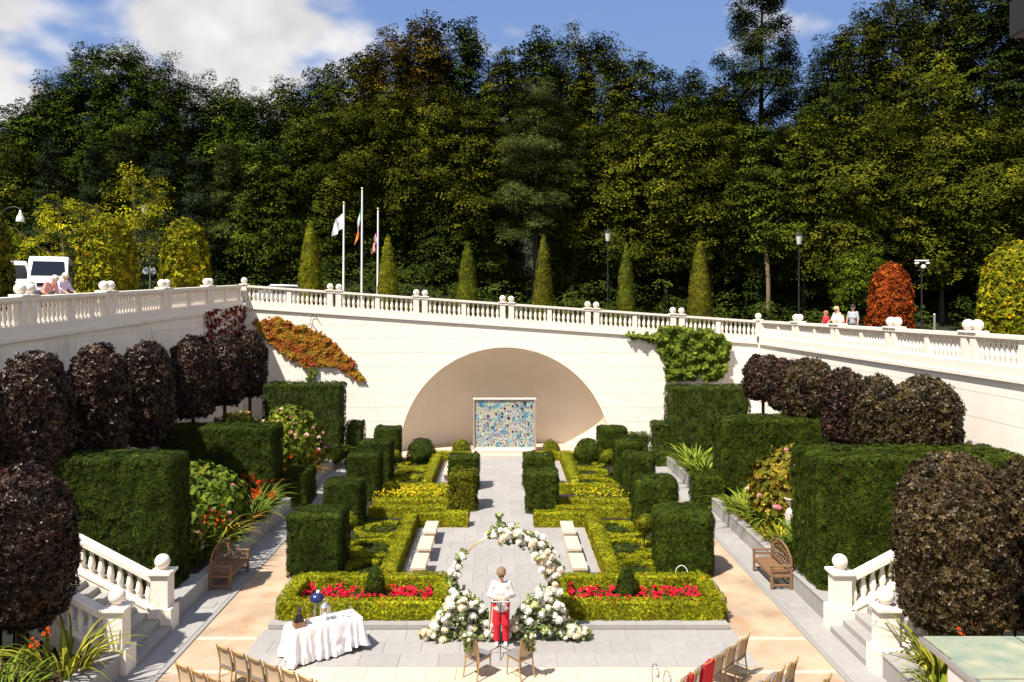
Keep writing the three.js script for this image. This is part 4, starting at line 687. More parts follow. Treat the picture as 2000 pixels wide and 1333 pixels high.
const WOOD = [ // [x, d, radius, height above its foot, kind of leaf, options]
  [-45.4, 70, 3.1, 12.9, 'mid'],
  [-44.4, 74, 3.3, 15.1, 'syc'],
  [-42.4, 76, 3.7, 18.5, 'syc'],
  [-39.8, 77, 4.0, 21.4, 'syc'],
  [-35.4, 75, 3.6, 21.2, 'syc'],
  [-31.8, 74, 3.3, 19.7, 'syc'],
  [-29.5, 76, 3.4, 18.3, 'syc'],
  [-25.7, 75, 3.1, 17.3, 'syc'],
  [-22.4, 72, 2.3, 15.7, 'syc'],
  [-20.7, 77, 3.0, 18.0, 'mid'],
  [-17.2, 78, 3.5, 19.9, 'mid'],
  [-12.4, 73, 3.0, 20.2, 'olive'],
  [-9.9, 72, 2.8, 21.5, 'gold'],
  [-7.3, 74, 3.1, 23.5, 'gold'],
  [-3.6, 75, 3.4, 23.5, 'dark'],
  [0.3, 72, 2.5, 20.8, 'olive'],
  [3.2, 70, 2.5, 22.5, 'mid'],
  [6.1, 72, 3.0, 23.4, 'olive'],
  [8.7, 71, 3.2, 23.6, 'olive'],
  [11.4, 69, 2.7, 21.9, 'olive'],
  [14.0, 68, 2.2, 21.1, 'mid', { kind: 'spire' }],
  [16.4, 68, 2.0, 20.4, 'olive'],
  [17.9, 66, 1.9, 19.4, 'olive'],
  [21.5, 66, 3.6, 27.9, 'dark', { clear: 0.55, kind: 'open', leaf: CLUMP.airy, dens: 2.4 }],
  [25.9, 63, 2.9, 21.6, 'dark'],
  [28.6, 63, 3.2, 23.4, 'olive'],
  [30.0, 61, 3.1, 23.9, 'olive'],
  [32.8, 60, 3.5, 24.5, 'olive'],
  [35.1, 58, 3.5, 24.0, 'dark'],
  [38.4, 58, 3.5, 24.4, 'olive'],
  [-35.2, 62, 1.8, 10.5, 'blue', { kind: 'conifer' }],
  [-31.1, 61, 2.0, 9.9, 'blue', { kind: 'conifer' }],
  [-30.1, 63, 1.8, 11.4, 'grey', { kind: 'conifer' }],
  [-25.6, 60, 2.1, 10.2, 'blue', { kind: 'conifer' }],
  [-22.5, 59, 1.9, 9.8, 'blue', { kind: 'conifer' }],
  [-20.6, 60, 2.3, 10.6, 'grey', { kind: 'conifer' }],
  [-39.0, 64, 2.9, 10.5, 'mid'],
  [-17.5, 60, 2.7, 9.4, 'mid'],
  [-15.3, 63, 3.0, 12.4, 'mid'],
  [-11.7, 61, 2.9, 12.6, 'olive'],
  [-8.7, 62, 3.2, 14.3, 'olive'],
  [-5.3, 62, 3.2, 15.1, 'olive'],
  [-1.9, 61, 2.9, 14.4, 'olive'],
  [2.5, 58, 3.0, 16.5, 'grey', { kind: 'pine', clear: 0.32 }],
  [5.4, 60, 3.1, 14.4, 'olive'],
  [8.9, 60, 3.3, 14.9, 'olive'],
  [12.2, 59, 3.2, 14.4, 'olive'],
  [15.3, 58, 3.2, 14.5, 'olive'],
  [18.7, 58, 3.2, 14.1, 'mid'],
  [22.0, 58, 3.2, 14.1, 'olive'],
  [24.9, 57, 3.3, 14.1, 'olive'],
  [27.7, 56, 3.2, 14.5, 'olive'],
  [30.4, 55, 3.4, 14.5, 'olive'],
  [33.0, 54, 3.3, 14.0, 'olive'],
  [36.1, 54, 3.3, 14.4, 'olive'],
  [-39.2, 63, 2.2, 8.9, 'lime'],
  [-36.6, 62, 2.0, 6.5, 'mid'],
  [-19.9, 62, 2.4, 6.2, 'dark'],
  [-16.4, 61, 2.6, 6.2, 'mid'],
  [-13.5, 62, 2.4, 6.5, 'mid'],
  [-10.3, 62, 2.4, 5.7, 'dark'],
  [-7.3, 63, 2.9, 7.9, 'dark'],
  [-4.0, 62, 2.5, 6.9, 'dark'],
  [-0.8, 63, 2.7, 7.6, 'mid'],
  [6.0, 62, 2.5, 7.6, 'mid'],
  [10.9, 63, 2.9, 8.4, 'dark'],
  [14.6, 63, 2.9, 9.0, 'mid'],
  [18.2, 63, 2.9, 8.7, 'dark'],
  [21.9, 62, 2.8, 8.3, 'mid'],
  [25.6, 62, 2.8, 8.7, 'mid'],
  [29.1, 61, 3.0, 8.7, 'dark'],
  [32.8, 60, 3.1, 8.6, 'dark'],
  [36.4, 59, 3.0, 8.2, 'mid'],
];
WOOD.push([18.7, 67, 2.6, 19.4, 'olive'], [21.0, 69, 2.4, 17.6, 'mid'], [25.2, 66, 2.3, 17.2, 'dark', { kind: 'spire' }], [27.0, 68, 2.4, 19.5, 'mid'], [22.9, 62, 2.6, 15.2, 'olive'], [15.6, 66, 2.6, 19.4, 'mid']);
const SORT = { syc: ['sycamore_tree', 'deep green sycamore of the tall clump under the cloud'], olive: ['beech_tree', 'olive green beech of the wood behind the terrace'], gold: ['beech_tree', 'golden-topped beech rising over the flagpoles'], dark: ['beech_tree', 'dark green tree of the wood behind the terrace'], blue: ['spruce_tree', 'blue-green spruce behind the yellow maples'], grey: ['pine_tree', 'grey-green conifer standing out of the wood'], mid: ['beech_tree', 'fresh green tree of the wood behind the terrace'], lime: ['lime_tree', 'yellow-green tree behind the vans'] };
for (const [x, d, R, H, c, o = {}] of WOOD) {
  let [name, label] = SORT[c]; if (o.kind === 'open') { name = 'ash_tree'; label = 'tallest tree, bare trunk and open crown against the sky'; } else if (o.kind === 'pine') label = 'grey-green pine with a leaning bare trunk behind the cones'; else if (c === 'grey') label = 'broad grey-green conifer near the golden hornbeams';
  tree(name, label, x, d, R, H, TC[c], { clear: H < 10 ? 0.05 : d < 65 ? 0.28 : 0.25, bough: d > 66 ? 0.66 : 0.55, dens: 1.5, limbs: d < 66 ? 6 : 4, ...o, group: label });
}
tree('maple_tree', 'yellow maple with a slim trunk behind the minibus', -26.8, 49, 2.6, 6.6, TC.yellow, { kind: 'open', clear: 0.36, bough: 0.36, dens: 0.26, limbs: 9, bark: M.paleBark, group: undefined, leaf: CLUMP.airy, y: terrain(-26.6, 49) - 0.05 });
tree('maple_tree', 'larger yellow maple between the two golden hornbeams', -21.3, 46.5, 2.6, 7.9, TC.yellow, { kind: 'open', clear: 0.42, bough: 0.36, dens: 0.26, limbs: 9, bark: M.paleBark, group: undefined, leaf: CLUMP.airy });
tree('hazel_tree', 'small bright green tree behind the copper beech', 22.4, 50, 1.5, 5.0, TC.mid.map(c => c.map(v => v * 1.5)), { clear: 0.4, bough: 0.4, bark: M.bark, group: undefined });
{ // bare trunk rising in front of the wood's shade
  const o = thing('dead_trunk', 'bare pale tree trunk at the edge of the wood, above the wall corner', 'tree trunk', [18.4, terrain(18.4, 55) - 0.05, 55]);
  part(o, 'trunk', plain(tube([[0, 0, 0], [0.05, 3, 0], [-0.08, 6.5, -0.5], [0.1, 11, -2]], 0.15, 8, 12)), M.paleBark);
  part(o, 'limb', plain(tube([[-0.05, 6.0, -0.4], [0.5, 7.0, -0.3], [1.2, 7.6, -0.3]], 0.04, 5, 6)), M.paleBark);
}
{ // leafy undergrowth along the foot of the wood: too dense to count
  const o = thing('undergrowth', 'low shrubs and saplings under the edge of the wood', 'undergrowth'), pts = []; stuff(o);
  for (let i = 0; i < 5200; i++) { const x = rr(-60, 55), d = 51.5 + rnd() * 26 + (x < -14 ? 5 : 0); pts.push({ p: new THREE.Vector3(x, terrain(x, d) + rnd() * rnd() * 3.2, -d), n: new THREE.Vector3(rr(-.3, .3), 1, rr(-.1, .5)).normalize(), s: rr(.4, .9), c: tint(TC.dark) }); }
  sprigs(o, 'foliage', CLUMP.broad[0], LM.matte, pts, 0.3);
}
{
  const o = thing('shrub_row', 'small shrubs with a few yellow flowers along the niche balustrade', 'shrubs'), pts = [], fl = []; stuff(o);
  for (let i = 0; i < 700; i++) { const x = rr(-12, 13), d = rr(44.6, 47.6), k = noise2(x * .7, d * .7); if (k < 0.05) continue; pts.push({ p: new THREE.Vector3(x, terrain(x, d) + rnd() * (0.5 + 0.9 * k), -d), n: new THREE.Vector3(rr(-.3, .3), 1, rr(0, .5)).normalize(), s: rr(.12, .26), c: tint(COL.olive) }); if (rnd() < 0.06) fl.push({ p: new THREE.Vector3(x, terrain(x, d) + 0.9 * k + .5, -d), n: _up.clone(), s: rr(.05, .09), c: [0.7, 0.42, 0.02] }); }
  sprigs(o, 'foliage', CLUMP.broad[1], LM.matte, pts, 0.3); sprigs(o, 'blooms', PETALS, LM.matte, fl, 0.3);
}

// ---------------------------------------------------------------- mosaic panel in the niche
seed(121);
{
  const o = thing('mosaic_panel', 'pale framed panel of blue and turquoise glass discs standing in the niche', 'artwork', [0.18, 0.04, 43.35]), w = 3.34, h = 2.72;
  part(o, 'plinth', bevelBox(3.0, 0.12, 0.5, 0.02), M.castDark, [0, 0, 0]);
  const wash = texture(256, (u, v) => { const a = smooth(-0.02, 0.42, tfbm(u, v, 5, 17, 4)), b = smooth(0, 0.3, tfbm(u, v, 7, 37, 3)); return [mix(0.72, mix(0.30, 0.48, b), a), mix(0.68, mix(0.52, 0.60, b), a), mix(0.62, mix(0.66, 0.56, b), a)]; });
  part(o, 'board', box(w - 0.1, h - 0.06, 0.06, 0, 0.12 + h / 2, 0), mat([0.8, 0.78, 0.76], 0.6, { map: rep(wash, 0.32) }));
  const fm = mat([0.33, 0.29, 0.25], 0.5, { metalness: 0.2 });
  for (const s of [-1, 1]) part(o, 'frame_side', bevelBox(0.09, h, 0.2, 0.01), fm, [s * w / 2, 0.12, 0.02]);
  part(o, 'frame_top', bevelBox(w + 0.09, 0.08, 0.2, 0.01), M.cast, [0, 0.12 + h, 0.02]);
  part(o, 'frame_sill', bevelBox(w - 0.095, 0.1, 0.2, 0.01), M.cast, [0, 0.12, 0.02]);
  const pal = [[0.015, 0.01, 0.11], [0.02, 0.03, 0.25], [0.03, 0.06, 0.17], [0.05, 0.22, 0.36], [0.12, 0.38, 0.50], [0.22, 0.45, 0.42], [0.36, 0.50, 0.36], [0.30, 0.42, 0.60], [0.20, 0.24, 0.45]].map(c => mat(c, 0.25));
  const discs = [0.03, 0.042, 0.058, 0.08, 0.12].map(r => new THREE.CylinderGeometry(r, r, 0.03, 14).rotateX(Math.PI / 2));
  const placed = [];
  const put = (x, y, ri, c) => { for (const [a, b, q] of placed) if (Math.hypot(a - x, b - y) < (q + [0.035, 0.05, 0.07, 0.1, 0.14][ri]) * 0.93) return false; placed.push([x, y, [0.035, 0.05, 0.07, 0.1, 0.14][ri]]); part(o, 'glass_disc', discs[ri], pal[c], [x, y, 0.04]); return true; };
  const P = (u, v) => [(-0.5 + u) * 3.1, 0.28 + (1 - v) * 2.48];
  for (const [u, v, r, c] of [[.85, .04, 3, 0], [.87, .09, 3, 0], [.72, .09, 2, 0], [.64, .11, 2, 0], [.8, .16, 2, 0], [.5, .16, 2, 0], [.21, .33, 3, 1], [.46, .27, 2, 1], [.35, .28, 2, 0], [.57, .37, 3, 0], [.61, .37, 2, 0], [.58, .41, 2, 0], [.55, .54, 2, 1], [.92, .5, 2, 0], [.64, .67, 2, 0], [.91, .73, 2, 0], [.97, .12, 2, 0]]) put(...P(u, v), r, c);
  for (let i = 0, n = 0; i < 3000 && n < 280; i++) { const u = rnd(), v = rnd(), dn = 0.5 + 0.5 * noise2(u * 3.2, v * 3.2) + 0.25 * (v - 0.5); if (u < 0.45 && v < 0.2 && rnd() < 0.7) continue; if (rnd() > dn) continue; const big = noise2(u * 3.2 + 5, v * 3.2); const c = rnd() < 0.22 ? Math.floor(rnd() * 3) : 3 + Math.floor(clamp((big + 1) / 2 * 6 + rr(-1.5, 1.5), 0, 5.99)); if (put(...P(u, v), c < 3 ? Math.floor(rnd() * 2) : Math.floor(rnd() * 3.7), c)) n++; }
}

// ---------------------------------------------------------------- stone and wooden benches
seed(131);
for (const s of [-1, 1]) [27.15, 25.35, 23.55, 36.3, 38.0, 39.7].forEach((d, i) => {
  const o = thing('stone_bench', `cream stone slab bench of the ${i < 3 ? 'front' : 'rear'} bay, ${['next to the cross hedge', 'middle of its row', 'next to the red flower bed', 'next to the clipped block', 'middle of its row', 'next to the niche'][i]}, ${s < 0 ? 'shaded-walk' : 'sunny-walk'} side`, 'bench', [s < 0 ? -2.4 : 2.27, 0.014, d], 0, 'stone slab benches');
  part(o, 'slab', bevelBox(0.44, 0.1, 1.36, 0.015), M.bench, [0, 0.36, 0]);
  for (const e of [-1, 1]) part(o, 'support', bevelBox(0.34, 0.37, 0.2, 0.012), M.bench, [0, 0, e * 0.45]);
});
function woodBench(label, x, d, turn) {
  const o = thing('garden_bench', label, 'bench', [x, 0.014, d], turn), L = 1.62, leg = bevelBox(0.065, 0.42, 0.065, 0.006), front = bevelBox(0.065, 0.64, 0.065, 0.006); // sits facing +z
  for (const s of [-1, 1]) {
    part(o, 'leg', front, M.oak, [s * (L / 2 - 0.035), 0, 0.27]);
    part(o, 'leg', bevelBox(0.065, 0.9, 0.065, 0.006), M.oak, [s * (L / 2 - 0.035), 0, -0.27]);
    part(o, 'armrest', bevelBox(0.09, 0.05, 0.62, 0.01), M.oak, [s * (L / 2 - 0.035), 0.64, 0.01]);
    part(o, 'side_rail', bevelBox(0.045, 0.07, 0.5, 0.005), M.oak, [s * (L / 2 - 0.035), 0.34, 0]);
    part(o, 'side_rail', bevelBox(0.045, 0.05, 0.5, 0.005), M.oak, [s * (L / 2 - 0.035), 0.09, 0]);
    part(o, 'side_rail', bevelBox(0.035, 0.05, 0.5, 0.005), M.oak, [s * (L / 2 - 0.035), 0.52, 0]);
  }
  for (let k = 0; k < 7; k++) part(o, 'seat_slat', bevelBox(L - 0.1, 0.028, 0.062, 0.006), M.oak, [0, 0.415, -0.22 + k * 0.08]);
  part(o, 'front_rail', bevelBox(L - 0.12, 0.08, 0.035, 0.005), M.oak, [0, 0.33, 0.27]); part(o, 'stretcher', bevelBox(L - 0.12, 0.05, 0.04, 0.005), M.oak, [0, 0.09, 0.0]);
  part(o, 'back_rail', bevelBox(L - 0.12, 0.06, 0.04, 0.005), M.oak, [0, 0.5, -0.27]);
  const top = (u) => 0.9 + 0.24 * Math.pow(Math.max(0, Math.cos(u * Math.PI / 2)), 0.7), arch = []; for (let i = 0; i <= 16; i++) { const u = -1 + i / 8; arch.push([u * (L / 2 - 0.04), top(u), -0.27]); }
  part(o, 'arched_top_rail', plain(tube(arch, 0.032, 6, 32)), M.oak);
  for (let i = -4; i <= 4; i++) for (const q of [-1, 1]) { const u = i / 4.6, x0 = u * L / 2, h = top(clamp(u + q * 0.14, -1, 1)) - 0.54; part(o, 'lattice_slat', bar([x0, 0.54, -0.27 + q * 0.012], [clamp(x0 + q * 0.34, -L / 2 + .06, L / 2 - .06), 0.54 + h * 0.97, -0.27 + q * 0.012], 0.014, 0.014, 4), M.oak); }
  return o;
}
woodBench('arched-back wooden garden bench in the shade of the crocosmia', -7.87, 23.1, Math.PI / 2);
woodBench('arched-back wooden garden bench in the sun below the yellow-leaved clump', 7.87, 23.15, -Math.PI / 2);

// ---------------------------------------------------------------- banquet chairs
function makeChair(label, group) { // faces -z (its back is towards +z)
  const o = thing('banquet_chair', label, 'chair', [0, 0, 0], 0, group), w = 0.42;
  for (const s of [-1, 1]) {
    part(o, 'leg', plain(bar([s * 0.19, 0, -0.2], [s * 0.185, 0.43, -0.18], 0.014, 0.018, 6)), M.gilt);
    part(o, 'leg', plain(tube([[s * 0.19, 0, 0.27], [s * 0.19, 0.25, 0.22], [s * 0.19, 0.46, 0.2], [s * 0.19, 0.72, 0.24], [s * 0.19, 0.93, 0.3]], 0.0165, 6, 12)), M.gilt);
  }
  part(o, 'seat', rbox(0.43, 0.07, 0.43, 0.03, 0, 0.455, -0.005), M.seat); part(o, 'seat_frame', bevelBox(0.4, 0.04, 0.4, 0.008), M.gilt, [0, 0.385, 0]);
  part(o, 'backrest', metres(grid((u, v) => { const x = (u - 0.5) * 0.37, y = mix(0.5, 0.85, v); return [x, y, 0.2 + 0.022 * (1 - (2 * u - 1) ** 2) + (y - 0.46) ** 2 * 0.42]; }, 6, 6)), M.linen);
  part(o, 'backrest', metres(grid((u, v) => { const x = (0.5 - u) * 0.37, y = mix(0.5, 0.85, v); return [x, y, 0.178 + 0.022 * (1 - (2 * u - 1) ** 2) + (y - 0.46) ** 2 * 0.42]; }, 6, 6)), M.linen);
  for (const y of [0.87, 0.925]) part(o, 'top_rail', plain(tube([[-0.19, y, 0.27 + (y - .87) * 0.5], [-0.1, y - 0.008, 0.298 + (y - .87) * 0.5], [0, y - 0.012, 0.306 + (y - .87) * 0.5], [0.1, y - 0.008, 0.298 + (y - .87) * 0.5], [0.19, y, 0.27 + (y - .87) * 0.5]], 0.013, 6, 10)), M.gilt);
  part(o, 'stretcher', plain(bar([-0.188, 0.2, -0.19], [-0.19, 0.2, 0.23], 0.008)), M.gilt); part(o, 'stretcher', plain(bar([0.188, 0.2, -0.19], [0.19, 0.2, 0.23], 0.008)), M.gilt);
  return o;
}
const CH = 'gilt-framed chair with beige back in the curved rows facing the arch';
const chair0 = makeChair(CH, 'chairs of the curved rows'); let firstChair = true;
function chairAt(x, d, face, label, group) { // face: direction [x, d] that the sitter looks
  let o = chair0; if (!firstChair) { o = chair0.clone(); o.name = numbered('banquet_chair'); scene.add(o); o.userData = { ...chair0.userData }; } firstChair = false;
  o.position.set(x, 0.014, -d); o.rotation.y = Math.atan2(-face[0], face[1]);
  if (label) o.userData.label = label; if (group) o.userData.group = group; else if (group === null) delete o.userData.group; return o;
}
for (let k = 0; k < 7; k++) chairAt(-5.62 + k * 0.41, 16.75 - k * 0.27, [0.55, 0.83]);
for (let k = 0; k < 4; k++) chairAt(-6.12 + k * 0.41, 15.9 - k * 0.27, [0.55, 0.83]);
for (let k = 0; k < 7; k++) { const o = chairAt(5.0 - k * 0.37, 17.2 - k * 0.4, [-0.74, 0.67]); if (k === 3) o.userData.label = 'gilt-framed chair with a red shawl over its back'; if (k === 4) o.userData.label = 'gilt-framed chair with a red coat hanging from its side'; if (k === 3 || k === 4) delete o.userData.group; }
for (let k = 0; k < 4; k++) chairAt(5.62 - k * 0.4, 16.05 - k * 0.38, [-0.74, 0.67]);
chairAt(6.0, 15.35, [-0.74, 0.67]);
chairAt(-0.5, 17.2, [0.62, 0.78], 'gilt chair with white roses tied to its back, on the white table side', null);
chairAt(0.4, 17.2, [-0.62, 0.78], 'gilt chair with white roses tied to its back, away from the white table', null);
for (const [k, lab] of [[3, 'red shawl draped over the back of a gilt chair'], [4, 'red coat hanging beside a gilt chair']]) {
  const o = thing('red_garment', lab, 'shawl', [5.0 - k * 0.37, 0.014, 17.2 - k * 0.4], Math.atan2(0.74, 0.67));
  part(o, 'cloth', metres(grid((u, v) => { const a = v * 2 - 1, y = 0.925 - Math.abs(a) * 0.5 + 0.01, z = 0.315 + (a > 0 ? 0.022 : -0.035) + 0.012 * Math.sin(u * 17) - 0.16 * Math.abs(a) * 0.5; return [-0.24 + (k === 3 ? 0.5 : 0.18) * u, y - 0.03 * Math.sin(u * 9), z]; }, 14, 16)), new THREE.MeshPhysicalMaterial({ color: new THREE.Color(0.55, 0.012, 0.025), roughness: 0.9, side: THREE.DoubleSide }));
}

// ---------------------------------------------------------------- flowers: roses, arch and chair posies
const ROSE = (() => { const l = []; for (let ring = 0; ring < 4; ring++) { const n = [4, 5, 6, 7][ring], r = [0.2, 0.45, 0.72, 0.92][ring], up = [0.75, 0.55, 0.25, -0.1][ring]; for (let i = 0; i < n; i++) { const a = i / n * 6.283 + ring * 0.7, c = Math.cos(a), s = Math.sin(a); const b = new THREE.Vector3(c * r * 0.6, up - 0.35, s * r * 0.6), t = new THREE.Vector3(c * r, up + 0.12, s * r), sd = new THREE.Vector3(-s, 0, c).multiplyScalar(0.42 + 0.08 * ring); const m1 = b.clone().lerp(t, .6).add(sd).add(new THREE.Vector3(c * .1, 0, s * .1)), m2 = b.clone().lerp(t, .6).sub(sd).add(new THREE.Vector3(c * .1, 0, s * .1)); l.push(b, m1, t, b, t, m2); } } return merge([fromTris(l), new THREE.IcosahedronGeometry(0.62, 1).translate(0, 0.05, 0)]); })();
const petal = (c) => new THREE.MeshPhysicalMaterial({ color: new THREE.Color().setRGB(...c), roughness: 0.85, specularIntensity: 0.2, side: THREE.DoubleSide });
const ROSES = [petal([0.82, 0.80, 0.74]), petal([0.80, 0.74, 0.58]), petal([0.78, 0.66, 0.52]), petal([0.62, 0.66, 0.34])];
seed(141);
{
  const o = thing('flower_arch', 'round gold wedding arch covered in white roses and greenery', 'flower arch', [0.06, 0.014, 19.25]), cy = 1.27, R = 1.16;
  part(o, 'hoop', new THREE.TorusGeometry(R, 0.022, 8, 72).translate(0, cy, 0), M.gold);
  for (const s of [-1, 1]) part(o, 'foot', plain(tube([[s * 0.55, 0.02, 0.3], [s * 0.55, 0.02, -0.3]], 0.02, 6, 2)), M.gold);
  const leaves = [], blooms = [];
  const ring = (deg, rad = 0) => { const a = deg * Math.PI / 180; return [Math.cos(a) * (R + rad), cy + Math.sin(a) * (R + rad)]; };
  const add = (x, y, z, nx, ny, bloom, big = 1) => { if (y < 0.05) y = 0.05 + rnd() * .1; leaves.push({ p: new THREE.Vector3(x, y, z), n: new THREE.Vector3(nx + rr(-.5, .5), ny + rr(-.3, .6), rr(0, 1)).normalize(), s: rr(.04, .09), c: tint([[0.09, 0.13, 0.04], [0.34, 0.36, 0.14]]) }); };
  const seg = (a0, a1, w, nl, nb, lean = 0) => { // foliage and blooms along the hoop
    for (let i = 0; i < nl; i++) { const a = rr(a0, a1), q = (rnd() + rnd() - 1) * w + lean, [x, y] = ring(a, q); add(x, y, rr(-.2, .24) * (0.5 + w), Math.cos(a * Math.PI / 180), Math.sin(a * Math.PI / 180)); }
    for (let i = 0; i < nb; i++) { const a = rr(a0, a1), q = (rnd() + rnd() - 1) * w * 0.9 + lean, [x, y] = ring(a, q); blooms.push([x, y, rr(.02, .26), rr(.06, .125)]); }
  };
  seg(8, 96, 0.3, 460, 84, 0.05); seg(96, 108, 0.16, 60, 4, 0.1); seg(-35, 8, 0.2, 160, 12, 0.05); seg(140, 215, 0.13, 230, 22, 0.04);
  for (let i = 0; i < 46; i++) { const t = rnd(); add(-0.02 - 0.1 * t + rr(-.08, .08), cy + R + 0.1 + 0.42 * t, rr(-.05, .1), 0, 1); }
  const mound = (cx, w, h, nl, nb) => { for (let i = 0; i < nl; i++) { const u = rr(-1, 1), hh = h * (1 - Math.abs(u) ** 1.6) + 0.12; add(cx + u * w, Math.pow(rnd(), .8) * hh, rr(-.1, .45) * (1 - .4 * Math.abs(u)), u, .6); } for (let i = 0; i < nb; i++) { const u = rr(-1, 1), hh = h * (1 - Math.abs(u) ** 1.6) + 0.1; blooms.push([cx + u * w, Math.pow(rnd(), .7) * hh + 0.06, rr(.25, .55) * (1 - .35 * Math.abs(u)), rr(.045, .12)]); } };
  mound(-0.98, 0.88, 1.05, 900, 60); mound(0.92, 0.85, 1.1, 900, 60); mound(-1.62, 0.4, 0.3, 130, 7); mound(1.62, 0.5, 0.25, 150, 7);
  sprigs(o, 'greenery', LEAF.ivy, LM.matte, leaves, 0.6);
  for (const [x, y, z, r] of blooms) { const b = part(o, 'rose', ROSE, ROSES[rnd() < 0.62 ? 0 : rnd() < 0.6 ? 1 : rnd() < 0.6 ? 2 : 3], [x, y, z]); b.scale.setScalar(r); b.rotation.set(rr(.3, 1.3), rnd() * 6.28, rr(-.5, .5)); }
}
for (const [x, d, f, lab] of [[-0.5, 17.2, [0.62, 0.78], 'posy of white roses on the flowered chair nearer the white table'], [0.4, 17.2, [-0.62, 0.78], 'posy of white roses on the flowered chair farther from the white table']]) {
  const o = thing('rose_posy', lab, 'flowers', [x, 0.014, d], Math.atan2(-f[0], f[1])), lv = [];
  for (let i = 0; i < 90; i++) { const t = rnd(); lv.push({ p: new THREE.Vector3(rr(-.17, .17) * (1.1 - .5 * t), 0.98 - 0.36 * t * t + rr(-.05, .05), 0.34 + rr(-.05, .08)), n: new THREE.Vector3(rr(-1, 1), rr(-.2, 1), 1).normalize(), s: rr(.03, .055), c: tint([[0.06, 0.09, 0.03], [0.2, 0.22, 0.07]]) }); }
  sprigs(o, 'greenery', LEAF.ivy, LM.matte, lv, 0.5);
  for (let i = 0; i < 6; i++) { const b = part(o, 'rose', ROSE, ROSES[i % 2], [rr(-.13, .13), 0.97 + rr(-.05, .08), 0.37 + rr(-.02, .05)]); b.scale.setScalar(rr(.035, .05)); b.rotation.set(rr(.3, 1), rnd() * 6, 0); }
}

